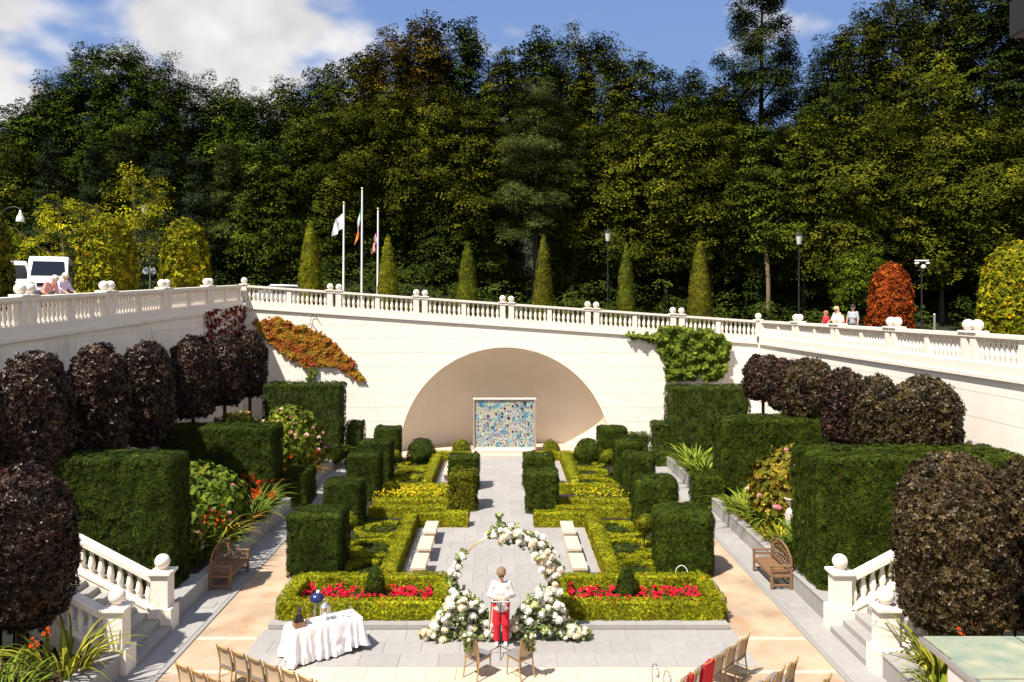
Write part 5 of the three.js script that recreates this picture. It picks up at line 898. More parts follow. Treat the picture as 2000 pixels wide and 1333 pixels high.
// ---------------------------------------------------------------- white table and what stands on it
{
  const turn = Math.atan2(0.55, 0.835), o = thing('cloth_table', 'rectangular table under a white cloth beside the red flower bed', 'table', [-4.07, 0.014, 18.28], turn), L = 1.62, W = 0.62, H = 0.74;
  for (const sx of [-1, 1]) for (const sz of [-1, 1]) part(o, 'leg', plain(bar([sx * 0.68, 0, sz * 0.22], [sx * 0.66, H - 0.03, sz * 0.22], 0.014)), M.steel);
  part(o, 'tabletop', box(L - 0.02, 0.025, W - 0.02, 0, H - 0.02, 0), M.whitePaint);
  const per = (t) => { const P = 2 * (L + W); let s = t * P; if (s < L) return [-L / 2 + s, W / 2, 0, 1]; s -= L; if (s < W) return [L / 2, W / 2 - s, 1, 0]; s -= W; if (s < L) return [L / 2 - s, -W / 2, 0, -1]; s -= L; return [-L / 2, -W / 2 + s, -1, 0]; };
  const skirt = grid((u, v) => { const [x, z, nx, nz] = per(u % 1), c = Math.min(1, Math.abs(Math.abs(x) - L / 2) / 0.12, 9), fold = 0.045 * v * Math.sin(u * 6.283 * 19 + 2 * Math.sin(u * 40)) + 0.03 * v * noise2(u * 30, v * 2), cx = Math.abs(Math.abs(x) - L / 2) < 0.07 && Math.abs(Math.abs(z) - W / 2) < 0.07 ? 0.07 * v : 0, drop = 0.70 - 0.14 * clamp(noise2(u * 9 + 3, 1) + 0.1) * (nz > 0 ? 1 : 0.4); return [x + nx * (0.015 + 0.05 * v + fold) + Math.sign(x) * cx, H - v * drop, z + nz * (0.015 + 0.05 * v + fold) + Math.sign(z) * cx]; }, 220, 14);
  const cl = thing('tablecloth', 'creased white tablecloth hanging to the ground in folds', 'tablecloth', [-4.07, 0.014, 18.28], turn), cm = M.cloth.clone(); cm.side = THREE.DoubleSide;
  part(cl, 'hanging_skirt', metres(skirt), cm); part(cl, 'top_panel', box(L + 0.03, 0.008, W + 0.03, 0, H + 0.002, 0), cm);
  const onTable = (name, lab, cat, x, z) => { const g = thing(name, lab, cat, [0, 0, 0], turn); const c = Math.cos(turn), s = Math.sin(turn); g.position.set(-4.07 + x * c + z * s, 0.014 + H + 0.006, -18.28 - x * s + z * c); return g; };
  const cr = onTable('wooden_crate', 'small brown wooden crate on the end of the white table', 'crate', -0.6, 0.02);
  for (const s of [-1, 1]) { part(cr, 'side_board', box(0.24, 0.13, 0.012, 0, 0.065, s * 0.1), M.oak); part(cr, 'end_board', box(0.012, 0.13, 0.188, s * 0.114, 0.065, 0), M.oak); } part(cr, 'base_board', box(0.216, 0.012, 0.188, 0, 0.01, 0), M.oak);
  const jar = onTable('black_jar', 'glossy black round jar with dark petals in the wooden crate', 'jar', -0.6, 0.02);
  part(jar, 'body', lathe([[0.001, 0.02], [0.06, 0.03], [0.092, 0.12], [0.094, 0.18], [0.07, 0.26], [0.035, 0.3], [0.04, 0.33], [0.001, 0.33]], 18), mat([0.012, 0.01, 0.012], 0.12));
  for (let i = 0; i < 6; i++) { const a = i * 1.05, g = []; leafTri(g, new THREE.Vector3(0, 0.3, 0), new THREE.Vector3(Math.cos(a) * .5 + .3, 1, Math.sin(a) * .5), rr(.14, .22), 0.09); part(jar, 'petal', fromTris(g), petal([0.06, 0.03, 0.06])); }
  const glass = new THREE.MeshPhysicalMaterial({ color: 0xffffff, roughness: 0.05, transmission: 1, thickness: 0, ior: 1.45 });
  const bt = onTable('glass_bottle', 'slim glass bottle with a tan cork beside the crate', 'bottle', -0.42, 0.1); part(bt, 'body', lathe([[0.001, 0], [0.032, 0.004], [0.033, 0.13], [0.013, 0.19], [0.013, 0.24]], 14), glass); part(bt, 'cork', bar([0, 0.235, 0], [0, 0.27, 0], 0.013, 0.014, 10), M.linen);
  const tb = onTable('clay_cup', 'small tan cup behind the slim bottle', 'cup', -0.36, -0.08); part(tb, 'cup_body', lathe([[0.001, 0], [0.045, 0], [0.06, 0.1], [0.055, 0.1], [0.04, 0.01]], 14), M.linen);
  const ln = onTable('glass_lantern', 'clear glass lantern with a wire ring handle on the white table', 'lantern', 0.05, -0.05);
  part(ln, 'base_plate', bevelBox(0.19, 0.015, 0.19, 0.004), M.steel); part(ln, 'roof', new THREE.CylinderGeometry(0.03, 0.14, 0.08, 4).rotateY(Math.PI / 4).translate(0, 0.35, 0), M.steel); part(ln, 'ring_handle', new THREE.TorusGeometry(0.05, 0.006, 6, 18).translate(0, 0.44, 0), M.steel);
  for (const sx of [-1, 1]) for (const sz of [-1, 1]) part(ln, 'post', bevelBox(0.014, 0.3, 0.014, 0.002), M.steel, [sx * 0.083, 0.015, sz * 0.083]);
  for (const s of [-1, 1]) { part(ln, 'pane', box(0.145, 0.28, 0.002, 0, 0.16, s * 0.083), glass); part(ln, 'pane', box(0.002, 0.28, 0.145, s * 0.083, 0.16, 0), glass); } part(ln, 'candle', bar([0, 0.016, 0], [0, 0.15, 0], 0.04, 0.04, 14), M.whitePaint);
  [[0.24, 0.02, 0.2, 'stout glass vase beside the lantern'], [0.46, -0.02, 0.17, 'short glass vase in the middle of the table glassware'], [0.56, 0.08, 0.14, 'small glass tumbler vase by the table end'], [0.68, -0.1, 0.18, 'flared glass vase nearest the table end']].forEach(([x, z, h, lab], i) => { const g = onTable('glass_vase', lab, 'vase', x, z); part(g, 'bowl', lathe([[0.001, 0.004], [0.05, 0.004], [0.052 + .01 * i, h * .5], [0.035, h * .8], [0.055, h]], 16), glass); part(g, 'base', lathe([[0.001, 0], [0.055, 0], [0.055, 0.008], [0.001, 0.012]], 16), M.steel); });
  const hat = thing('blue_dome', 'navy dome with a white top on thin metal legs behind the white table', 'stand', [-4.45, 0.014, 19.2]);
  part(hat, 'dome', lathe([[0.02, 0.84], [0.14, 0.85], [0.17, 0.92], [0.15, 1.0], [0.08, 1.05], [0.001, 1.06]], 20), mat([0.012, 0.02, 0.10], 0.3)); part(hat, 'top_knob', new THREE.SphereGeometry(0.045, 12, 8).translate(0.03, 1.08, 0), M.whitePaint);
  for (let i = 0; i < 3; i++) { const a = i * 2.094; part(hat, 'leg', plain(bar([Math.cos(a) * 0.2, 0, Math.sin(a) * 0.2], [Math.cos(a) * 0.05, 0.86, Math.sin(a) * 0.05], 0.01)), M.steel); }
  const cb = thing('cool_box', 'teal cool box under the white table', 'box', [-4.35, 0.014, 17.98], turn); part(cb, 'body', rbox(0.32, 0.24, 0.2, 0.02, 0, 0.12, 0), mat([0.02, 0.30, 0.34], 0.5)); part(cb, 'lid', rbox(0.34, 0.05, 0.22, 0.015, 0, 0.265, 0), mat([0.6, 0.7, 0.7], 0.5));
}
{ // music stand
  const o = thing('music_stand', 'black folding music stand in front of the celebrant', 'music stand', [-0.02, 0.014, 18.2]);
  for (let i = 0; i < 3; i++) { const a = i * 2.094 + Math.PI / 2; part(o, 'leg', plain(bar([Math.cos(a) * 0.3, 0.012, Math.sin(a) * 0.3], [0, 0.2, 0], 0.009)), M.blackMetal); }
  part(o, 'pole', plain(bar([0, 0.12, 0], [0, 1.13, 0], 0.012, 0.01, 8)), M.blackMetal); part(o, 'desk', box(0.46, 0.26, 0.008).rotateX(1.25).translate(0, 1.2, 0), M.blackMetal); part(o, 'lip', box(0.46, 0.012, 0.04, 0, 1.155, -0.125), M.blackMetal);
  const bk = thing('open_folder', 'open folder of white pages on the music stand', 'folder', [-0.02, 0.014, 18.2]); for (const s of [-1, 1]) part(bk, 'page', box(0.2, 0.24, 0.006).rotateX(1.25).translate(s * 0.104, 1.211, 0.003), M.whitePaint);
}
{ // wire hoop in the right-hand bed and hook lanterns in the aisle
  const w = thing('wire_hoop', 'thin white hose hoop arching over the flower bed corner', 'hoop', [5.02, 0.3, 22.2]); part(w, 'hose', plain(tube([[-0.14, 0, 0], [-0.17, 0.2, 0], [-0.1, 0.4, 0], [0.03, 0.45, 0], [0.14, 0.36, 0.05], [0.16, 0.2, 0.1]], 0.009, 6, 24)), M.whitePaint);
  for (const [x, d, lab] of [[2.95, 15.55, 'taller wire hook lantern at the aisle end of the chairs'], [3.12, 15.25, 'wire hook lantern touching the first chair of the aisle']]) { const o = thing('hook_lantern', lab, 'lantern', [x, 0.014, d]); part(o, 'hook_rod', plain(tube([[0, 0, 0], [0, 0.7, 0], [0.0, 0.92, 0], [0.05, 1.0, 0], [0.1, 0.93, 0]], 0.007, 6, 20)), M.blackMetal); part(o, 'jar', lathe([[0.001, 0], [0.04, 0], [0.045, 0.1], [0.03, 0.14], [0.03, 0.16]], 12), mat([0.5, 0.5, 0.46], 0.3), [0.1, 0.73, 0]); }
}

// ---------------------------------------------------------------- glass canopy, counter and loudspeaker
{
  const o = thing('glass_canopy', 'weathered greenish glass canopy on a steel frame', 'canopy', [6.35, 0, 12.04]), g = texture(512, (u, v) => { const a = 0.5 + 0.9 * tfbm(u, v, 4, 7, 5), s = rnd() > 0.992 ? 0.75 : 1; return [mix(0.50, 0.72, a) * s, mix(0.58, 0.70, a) * s, mix(0.52, 0.60, a) * s]; });
  const gm = new THREE.MeshPhysicalMaterial({ color: 0xffffff, map: rep(g, 0.5), roughness: 0.35, transmission: 0.25, thickness: 0 });
  for (let i = 0; i < 3; i++) for (let j = 0; j < 3; j++) part(o, 'glass_pane', box(1.36, 0.016, 1.36, 0.7 + i * 1.4, 3.0, 0.7 + j * 1.4), gm);
  for (let i = 0; i < 4; i++) part(o, 'frame_bar', bevelBox(0.05, 0.08, 4.25, 0.005), M.steel, [0.0 + i * 1.4, 2.9, 2.1]);
  for (let j = 0; j < 4; j++) part(o, 'frame_bar', bevelBox(4.2, 0.05, 0.04, 0.005), M.steel, [2.1, 2.93, j * 1.4]);
  for (const [x, z] of [[1.45, 0.2], [4.1, 0.2], [0.05, 4.1], [4.1, 4.1]]) part(o, 'post', plain(bar([x, 0, z], [x, 2.92, z], 0.04, 0.04, 10)), M.steel);
  const c = thing('grey_counter', 'pale grey stepped counter beside the glass canopy', 'counter', [8.55, 0.3, 14.5]); part(c, 'top_slab', bevelBox(1.1, 0.05, 0.7, 0.01), M.granite[2], [0.25, 1.05, 0]); part(c, 'cabinet', bevelBox(1.0, 1.05, 0.6, 0.01), mat([0.55, 0.53, 0.52], 0.7), [0.25, 0, 0]); part(c, 'front_panel', box(0.4, 0.6, 0.02, 0.05, 0.6, 0.312), mat([0.28, 0.25, 0.27], 0.7));
  const sp = thing('loudspeaker', 'black box loudspeaker hung on a bracket above the court', 'loudspeaker', [5.55, 11.0, 8.2]);
  part(sp, 'cabinet', rbox(0.42, 0.38, 0.36, 0.02), M.black); part(sp, 'grille', box(0.36, 0.32, 0.01, 0, 0, 0.186), mat([0.02, 0.018, 0.017], 0.9)); part(sp, 'bracket', plain(tube([[0.1, 0.18, 0], [0.1, 0.5, 0], [1.2, 0.7, 0.3]], 0.02, 6, 12)), M.blackMetal);
}

// ---------------------------------------------------------------- flagpoles, lamps, masts, sign
const onT = (x, d) => terrain(x, d);
for (const [x, d, top, lab] of [[-9.32, 47, 14.0, 'white flagpole flying the plain white flag'], [-8.24, 47, 14.85, 'tallest white flagpole flying the tricolour'], [-7.3, 47, 13.65, 'white flagpole flying the striped flag']]) {
  const y = onT(x, d), o = thing('flagpole', lab, 'flagpole', [x, y, d]); part(o, 'pole', plain(bar([0, 0, 0], [0.03, top - y, 0], 0.07, 0.045, 10)), M.whitePaint); part(o, 'finial', new THREE.SphereGeometry(0.08, 12, 8).translate(0.03, top - y + 0.05, 0), M.gold);
}
function flag(label, x, top, w, h, color, lean, drop) { // cloth hanging limp from the pole
  const o = thing('flag', label, 'flag', [x, top, 47]), g = grid((u, v) => { const s = u * w, fold = 0.16 * Math.sin(u * 11 + v * 3) * (0.3 + u), dr = Math.pow(u, 1.15) * drop; return [-s * lean - 0.03 + 0.06 * Math.sin(u * 9 + v * 2) * u, -v * h - dr - u * 0.1, fold]; }, 24, 20).toNonIndexed(), uv = g.attributes.uv, c = new Float32Array(uv.count * 3);
  for (let i = 0; i < uv.count; i += 3) { const u = (uv.getX(i) + uv.getX(i + 1) + uv.getX(i + 2)) / 3, v = (uv.getY(i) + uv.getY(i + 1) + uv.getY(i + 2)) / 3, k = color(u, v); for (let j = 0; j < 3; j++) c.set(k, (i + j) * 3); }
  g.setAttribute('color', new THREE.BufferAttribute(c, 3)); g.computeVertexNormals(); part(o, 'cloth', g, new THREE.MeshStandardMaterial({ vertexColors: true, roughness: 0.9, side: THREE.DoubleSide })); return o;
}
flag('plain white flag with a small grey emblem, hanging limp', -9.3, 13.45, 0.95, 0.85, (u, v) => Math.hypot(u - 0.5, v - 0.5) < 0.14 ? [0.5, 0.5, 0.55] : [0.78, 0.78, 0.8], 0.62, 0.45);
flag('green, white and orange tricolour hanging limp', -8.22, 14.0, 1.5, 0.75, (u, v) => u < 0.33 ? [0.01, 0.22, 0.10] : u < 0.66 ? [0.76, 0.76, 0.76] : [0.75, 0.24, 0.03], 0.22, 1.65);
flag('red and white striped flag hanging limp', -7.28, 12.55, 1.2, 0.75, (u, v) => u < 0.32 && v < 0.5 ? [0.03, 0.04, 0.2] : Math.floor(v * 9) % 2 ? [0.76, 0.74, 0.74] : [0.55, 0.03, 0.05], 0.24, 0.75);
function lampPost(label, x, d, h) {
  const o = thing('lamp_post', label, 'lamp post', [x, onT(x, d), d]);
  part(o, 'post', merge([lathe([[0.11, 0], [0.11, 0.08], [0.08, 0.14], [0.075, 0.6], [0.05, 0.7], [0.045, h * 0.6], [0.035, h - 0.05]], 10), new THREE.SphereGeometry(0.07, 10, 8).translate(0, h * 0.55, 0)]), M.blackMetal);
  part(o, 'lantern_frame', merge([new THREE.CylinderGeometry(0.07, 0.03, 0.1, 8).translate(0, h, 0), new THREE.CylinderGeometry(0.03, 0.24, 0.2, 6).translate(0, h + 0.68, 0), new THREE.SphereGeometry(0.04, 8, 6).translate(0, h + 0.82, 0), new THREE.TorusGeometry(0.2, 0.015, 5, 6).rotateX(Math.PI / 2).translate(0, h + 0.57, 0)]), M.blackMetal);
  part(o, 'lantern_glass', new THREE.CylinderGeometry(0.2, 0.12, 0.5, 6).translate(0, h + 0.31, 0), mat([0.5, 0.5, 0.48], 0.25)); return o;
}
lampPost('slim black lantern post between the cone topiaries', 6.4, 47.8, 5.0);
lampPost('slim black lantern post beside the family at the level balustrade', 17.2, 46, 5.2);
{
  const o = thing('camera_mast', 'slim mast with a white crossbar and dome camera beside the copper beech', 'mast', [23.5, onT(23.5, 44.5), 44.5]);
  part(o, 'mast', plain(bar([0, 0, 0], [0, 4.2, 0], 0.05, 0.04, 8)), M.blackMetal); part(o, 'crossbar', box(0.75, 0.07, 0.1, 0, 4.24, 0), M.whitePaint); part(o, 'camera_dome', new THREE.SphereGeometry(0.13, 12, 10).translate(0.05, 3.88, 0.1), M.whitePaint); for (const s of [-1, 1]) part(o, 'camera_box', bevelBox(0.12, 0.1, 0.26, 0.02), M.whitePaint, [s * 0.3, 4.04, 0.05]);
  const b = thing('bollard', 'plain grey post between the camera mast and the golden hornbeam', 'bollard', [23.4, onT(23.4, 43), 43]); part(b, 'post', plain(bar([0, 0, 0], [0, 1.25, 0], 0.06, 0.06, 10)), M.steel);
  part(b, 'cap', new THREE.CylinderGeometry(0.03, 0.065, 0.05, 10).translate(0, 1.27, 0), M.steel);
  const s = thing('road_sign', 'grey double disc road sign under the yellow maple', 'sign', [-20.3, onT(-20.3, 46), 46]); part(s, 'post', plain(bar([0, 0, 0], [0, 2.1, 0], 0.03, 0.03, 8)), M.steel); for (const q of [-1, 1]) part(s, 'disc', new THREE.CylinderGeometry(0.2, 0.2, 0.02, 20).rotateX(Math.PI / 2).translate(q * 0.21, 1.8, 0.04), mat([0.35, 0.36, 0.38], 0.5));
  const l = thing('street_lamp', 'white bell-shaped street lamp hanging among the trees above the vans', 'lamp', [-29.0, onT(-29, 48), 48]);
  part(l, 'post', plain(tube([[-1.2, 0, 0], [-1.2, 4.8, 0], [-1.0, 5.5, 0], [-0.4, 5.75, 0], [0, 5.6, 0]], 0.04, 6, 20)), M.blackMetal); part(l, 'shade', lathe([[0.001, 5.55], [0.06, 5.52], [0.09, 5.3], [0.2, 5.12], [0.24, 4.85], [0.2, 4.83]], 16), M.whitePaint);
  const hang = thing('street_lamp', 'grey box lantern half hidden in the yellow maple', 'lamp', [-21.3, onT(-21.3, 47.5), 47.5]); part(hang, 'post', plain(bar([0, 0, 0], [0, 5.3, 0], 0.05, 0.04, 8)), M.blackMetal); part(hang, 'lantern', new THREE.CylinderGeometry(0.16, 0.11, 0.5, 6).translate(0, 5.5, 0), mat([0.4, 0.4, 0.4], 0.3));
}

// ---------------------------------------------------------------- vans and car on the drive
function van(label, x, d, turn, white) { // nose towards +z
  const o = thing('minibus', label, 'van', [x, onT(x, d), d], turn), bw = 2.0, s = new THREE.Shape();
  [[-2.9, 0.35], [2.75, 0.35], [2.95, 0.6], [2.9, 1.0], [2.65, 1.18], [1.75, 1.35], [1.05, 2.35], [0.7, 2.55], [-2.8, 2.6], [-2.95, 2.4]].forEach(([a, b], i) => i ? s.lineTo(a, b) : s.moveTo(a, b));
  const body = new THREE.ExtrudeGeometry(s, { depth: bw - 0.16, bevelEnabled: true, bevelThickness: 0.08, bevelSize: 0.06, bevelSegments: 2 }).translate(0, 0, -bw / 2 + 0.08).rotateY(-Math.PI / 2);
  part(o, 'body', metres(body), white); const gl = mat([0.012, 0.015, 0.02], 0.08);
  part(o, 'windscreen', grid((u, v) => { const t = mix(0.08, 0.92, v); return [(u - 0.5) * mix(1.72, 1.55, v), mix(1.36, 2.34, t) + 0.055, mix(1.75, 1.06, t) + 0.075]; }, 6, 4), gl);
  for (const q of [-1, 1]) { part(o, 'side_window', box(0.02, 0.62, 0.85, q * (bw / 2 + 0.012), 1.82, 0.55), gl); for (let k = 0; k < 2; k++) part(o, 'side_window', box(0.02, 0.62, 1.3, q * (bw / 2 + 0.012), 1.85, -0.65 - k * 1.4), gl); part(o, 'mirror', rbox(0.14, 0.28, 0.1, 0.03, q * 1.16, 1.55, 1.45), M.black); part(o, 'headlight', rbox(0.3, 0.28, 0.08, 0.03, q * 0.75, 0.95, 2.95), M.steel); for (const z of [1.95, -1.9]) { const wl = part(o, 'wheel', new THREE.CylinderGeometry(0.35, 0.35, 0.24, 20).rotateZ(Math.PI / 2), M.black, [q * 0.92, 0.35, z]); part(wl, 'rim', new THREE.CylinderGeometry(0.2, 0.2, 0.02, 14).rotateZ(Math.PI / 2).translate(q * 0.125, 0, 0), M.steel); } }
  part(o, 'grille', box(0.9, 0.2, 0.03, 0, 0.95, 2.99), M.black); part(o, 'bumper', rbox(2.0, 0.3, 0.2, 0.05, 0, 0.5, 2.95), mat([0.1, 0.1, 0.1], 0.6)); return o;
}
van('white minibus with a wide windscreen parked behind the leaning couple', -26.4, 46.6, 0.45, mat([0.78, 0.78, 0.78], 0.3));
van('silver-white minibus parked beyond the other, beside the dull green hornbeam', -31.4, 50.5, 0.75, mat([0.55, 0.55, 0.55], 0.3));
{
  const o = thing('parked_car', 'grey car roof showing over the balustrade beside the first yew cone', 'car', [-12.6, onT(-12.6, 48.2) - 0.35, 48.2], Math.PI / 2), s = new THREE.Shape(); [[-2.1, 0.3], [2.1, 0.3], [2.15, 0.7], [1.2, 0.9], [0.5, 1.4], [-1.1, 1.45], [-1.9, 0.95], [-2.15, 0.85]].forEach(([a, b], i) => i ? s.lineTo(a, b) : s.moveTo(a, b));
  part(o, 'body', metres(new THREE.ExtrudeGeometry(s, { depth: 1.5, bevelEnabled: true, bevelThickness: 0.1, bevelSize: 0.06, bevelSegments: 2 }).translate(0, 0, -0.75).rotateY(-Math.PI / 2)), mat([0.35, 0.38, 0.42], 0.25, { metalness: 0.4 }));
  for (const q of [-1, 1]) { part(o, 'side_window', box(0.02, 0.35, 1.5, q * 0.87, 1.18, -0.3), mat([0.012, 0.015, 0.02], 0.08)); for (const z of [1.3, -1.35]) part(o, 'wheel', new THREE.CylinderGeometry(0.31, 0.31, 0.2, 18).rotateZ(Math.PI / 2), M.black, [q * 0.78, 0.31, z]); }
  part(o, 'windscreen', grid((u, v) => [(u - 0.5) * 1.4, mix(0.95, 1.38, v) + 0.06, mix(1.17, 0.55, v) + 0.06], 4, 3), mat([0.012, 0.015, 0.02], 0.08));
}

// ---------------------------------------------------------------- people: smooth bodies from tapered capsules
function sdfMesh(prims, cell, k = 0.03) { // surface nets over the smooth union of prims: [ax, ay, az, ra, bx, by, bz, rb] or {c, r} ellipsoids
  let lo = [1e9, 1e9, 1e9], hi = [-1e9, -1e9, -1e9];
  for (const p of prims) { const e = p.c ? [[p.c, Math.max(...p.r)]] : [[p.slice(0, 3), p[3]], [p.slice(4, 7), p[7]]]; for (const [c, r] of e) for (let i = 0; i < 3; i++) { lo[i] = Math.min(lo[i], c[i] - r - 3 * cell); hi[i] = Math.max(hi[i], c[i] + r + 3 * cell); } }
  const n = lo.map((l, i) => Math.ceil((hi[i] - l) / cell) + 1), F = new Float32Array(n[0] * n[1] * n[2]).fill(1);
  const S = (x, y, z) => { let e = 0; for (const p of prims) { let d; if (p.c) { const q = [(x - p.c[0]) / p.r[0], (y - p.c[1]) / p.r[1], (z - p.c[2]) / p.r[2]], L = Math.hypot(...q); d = (L - 1) * Math.min(...p.r); } else { const bx = p[4] - p[0], by = p[5] - p[1], bz = p[6] - p[2], px = x - p[0], py = y - p[1], pz = z - p[2], t = clamp((px * bx + py * by + pz * bz) / (bx * bx + by * by + bz * bz + 1e-9)); d = Math.hypot(px - bx * t, py - by * t, pz - bz * t) - mix(p[3], p[7], t); } e += Math.exp(-clamp(d / k, -40, 40) * 2.2); } return -k / 2.2 * Math.log(e + 1e-30); };
  const id = (i, j, l) => (l * n[1] + j) * n[0] + i;
  for (let l = 0; l < n[2]; l++) for (let j = 0; j < n[1]; j++) for (let i = 0; i < n[0]; i++) F[id(i, j, l)] = S(lo[0] + i * cell, lo[1] + j * cell, lo[2] + l * cell);
  const vid = new Int32Array(F.length).fill(-1), pos = [], idx = [], cor = [[0, 0, 0], [1, 0, 0], [0, 1, 0], [1, 1, 0], [0, 0, 1], [1, 0, 1], [0, 1, 1], [1, 1, 1]], edg = [[0, 1], [2, 3], [4, 5], [6, 7], [0, 2], [1, 3], [4, 6], [5, 7], [0, 4], [1, 5], [2, 6], [3, 7]];
  for (let l = 0; l < n[2] - 1; l++) for (let j = 0; j < n[1] - 1; j++) for (let i = 0; i < n[0] - 1; i++) {
    const v = cor.map(c => F[id(i + c[0], j + c[1], l + c[2])]); let c = 0, s = [0, 0, 0];
    for (const [a, b] of edg) if (v[a] < 0 !== v[b] < 0) { const t = v[a] / (v[a] - v[b]); for (let q = 0; q < 3; q++) s[q] += mix(cor[a][q], cor[b][q], t); c++; }
    if (c) { vid[id(i, j, l)] = pos.length / 3; pos.push(lo[0] + (i + s[0] / c) * cell, lo[1] + (j + s[1] / c) * cell, lo[2] + (l + s[2] / c) * cell); }
  }
  const quad = (a, b, c, d, flip) => { if (a < 0 || b < 0 || c < 0 || d < 0) return; flip ? idx.push(a, c, b, b, c, d) : idx.push(a, b, c, b, d, c); };
  for (let l = 1; l < n[2] - 1; l++) for (let j = 1; j < n[1] - 1; j++) for (let i = 1; i < n[0] - 1; i++) {
    const f = F[id(i, j, l)] < 0;
    if (f !== F[id(i + 1, j, l)] < 0) quad(vid[id(i, j - 1, l - 1)], vid[id(i, j, l - 1)], vid[id(i, j - 1, l)], vid[id(i, j, l)], !f);
    if (f !== F[id(i, j + 1, l)] < 0) quad(vid[id(i - 1, j, l - 1)], vid[id(i, j, l - 1)], vid[id(i - 1, j, l)], vid[id(i, j, l)], f);
    if (f !== F[id(i, j, l + 1)] < 0) quad(vid[id(i - 1, j - 1, l)], vid[id(i, j - 1, l)], vid[id(i - 1, j, l)], vid[id(i, j, l)], !f);
  }
  const g = new THREE.BufferGeometry(); g.setAttribute('position', new THREE.Float32BufferAttribute(pos, 3)); g.setIndex(idx); g.computeVertexNormals(); g.setAttribute('uv', new THREE.Float32BufferAttribute(new Float32Array(pos.length / 3 * 2), 2)); return g;
}
const fabric = (c, r = 0.9) => mat(c, r, { map: rep(T.fine, 3) });
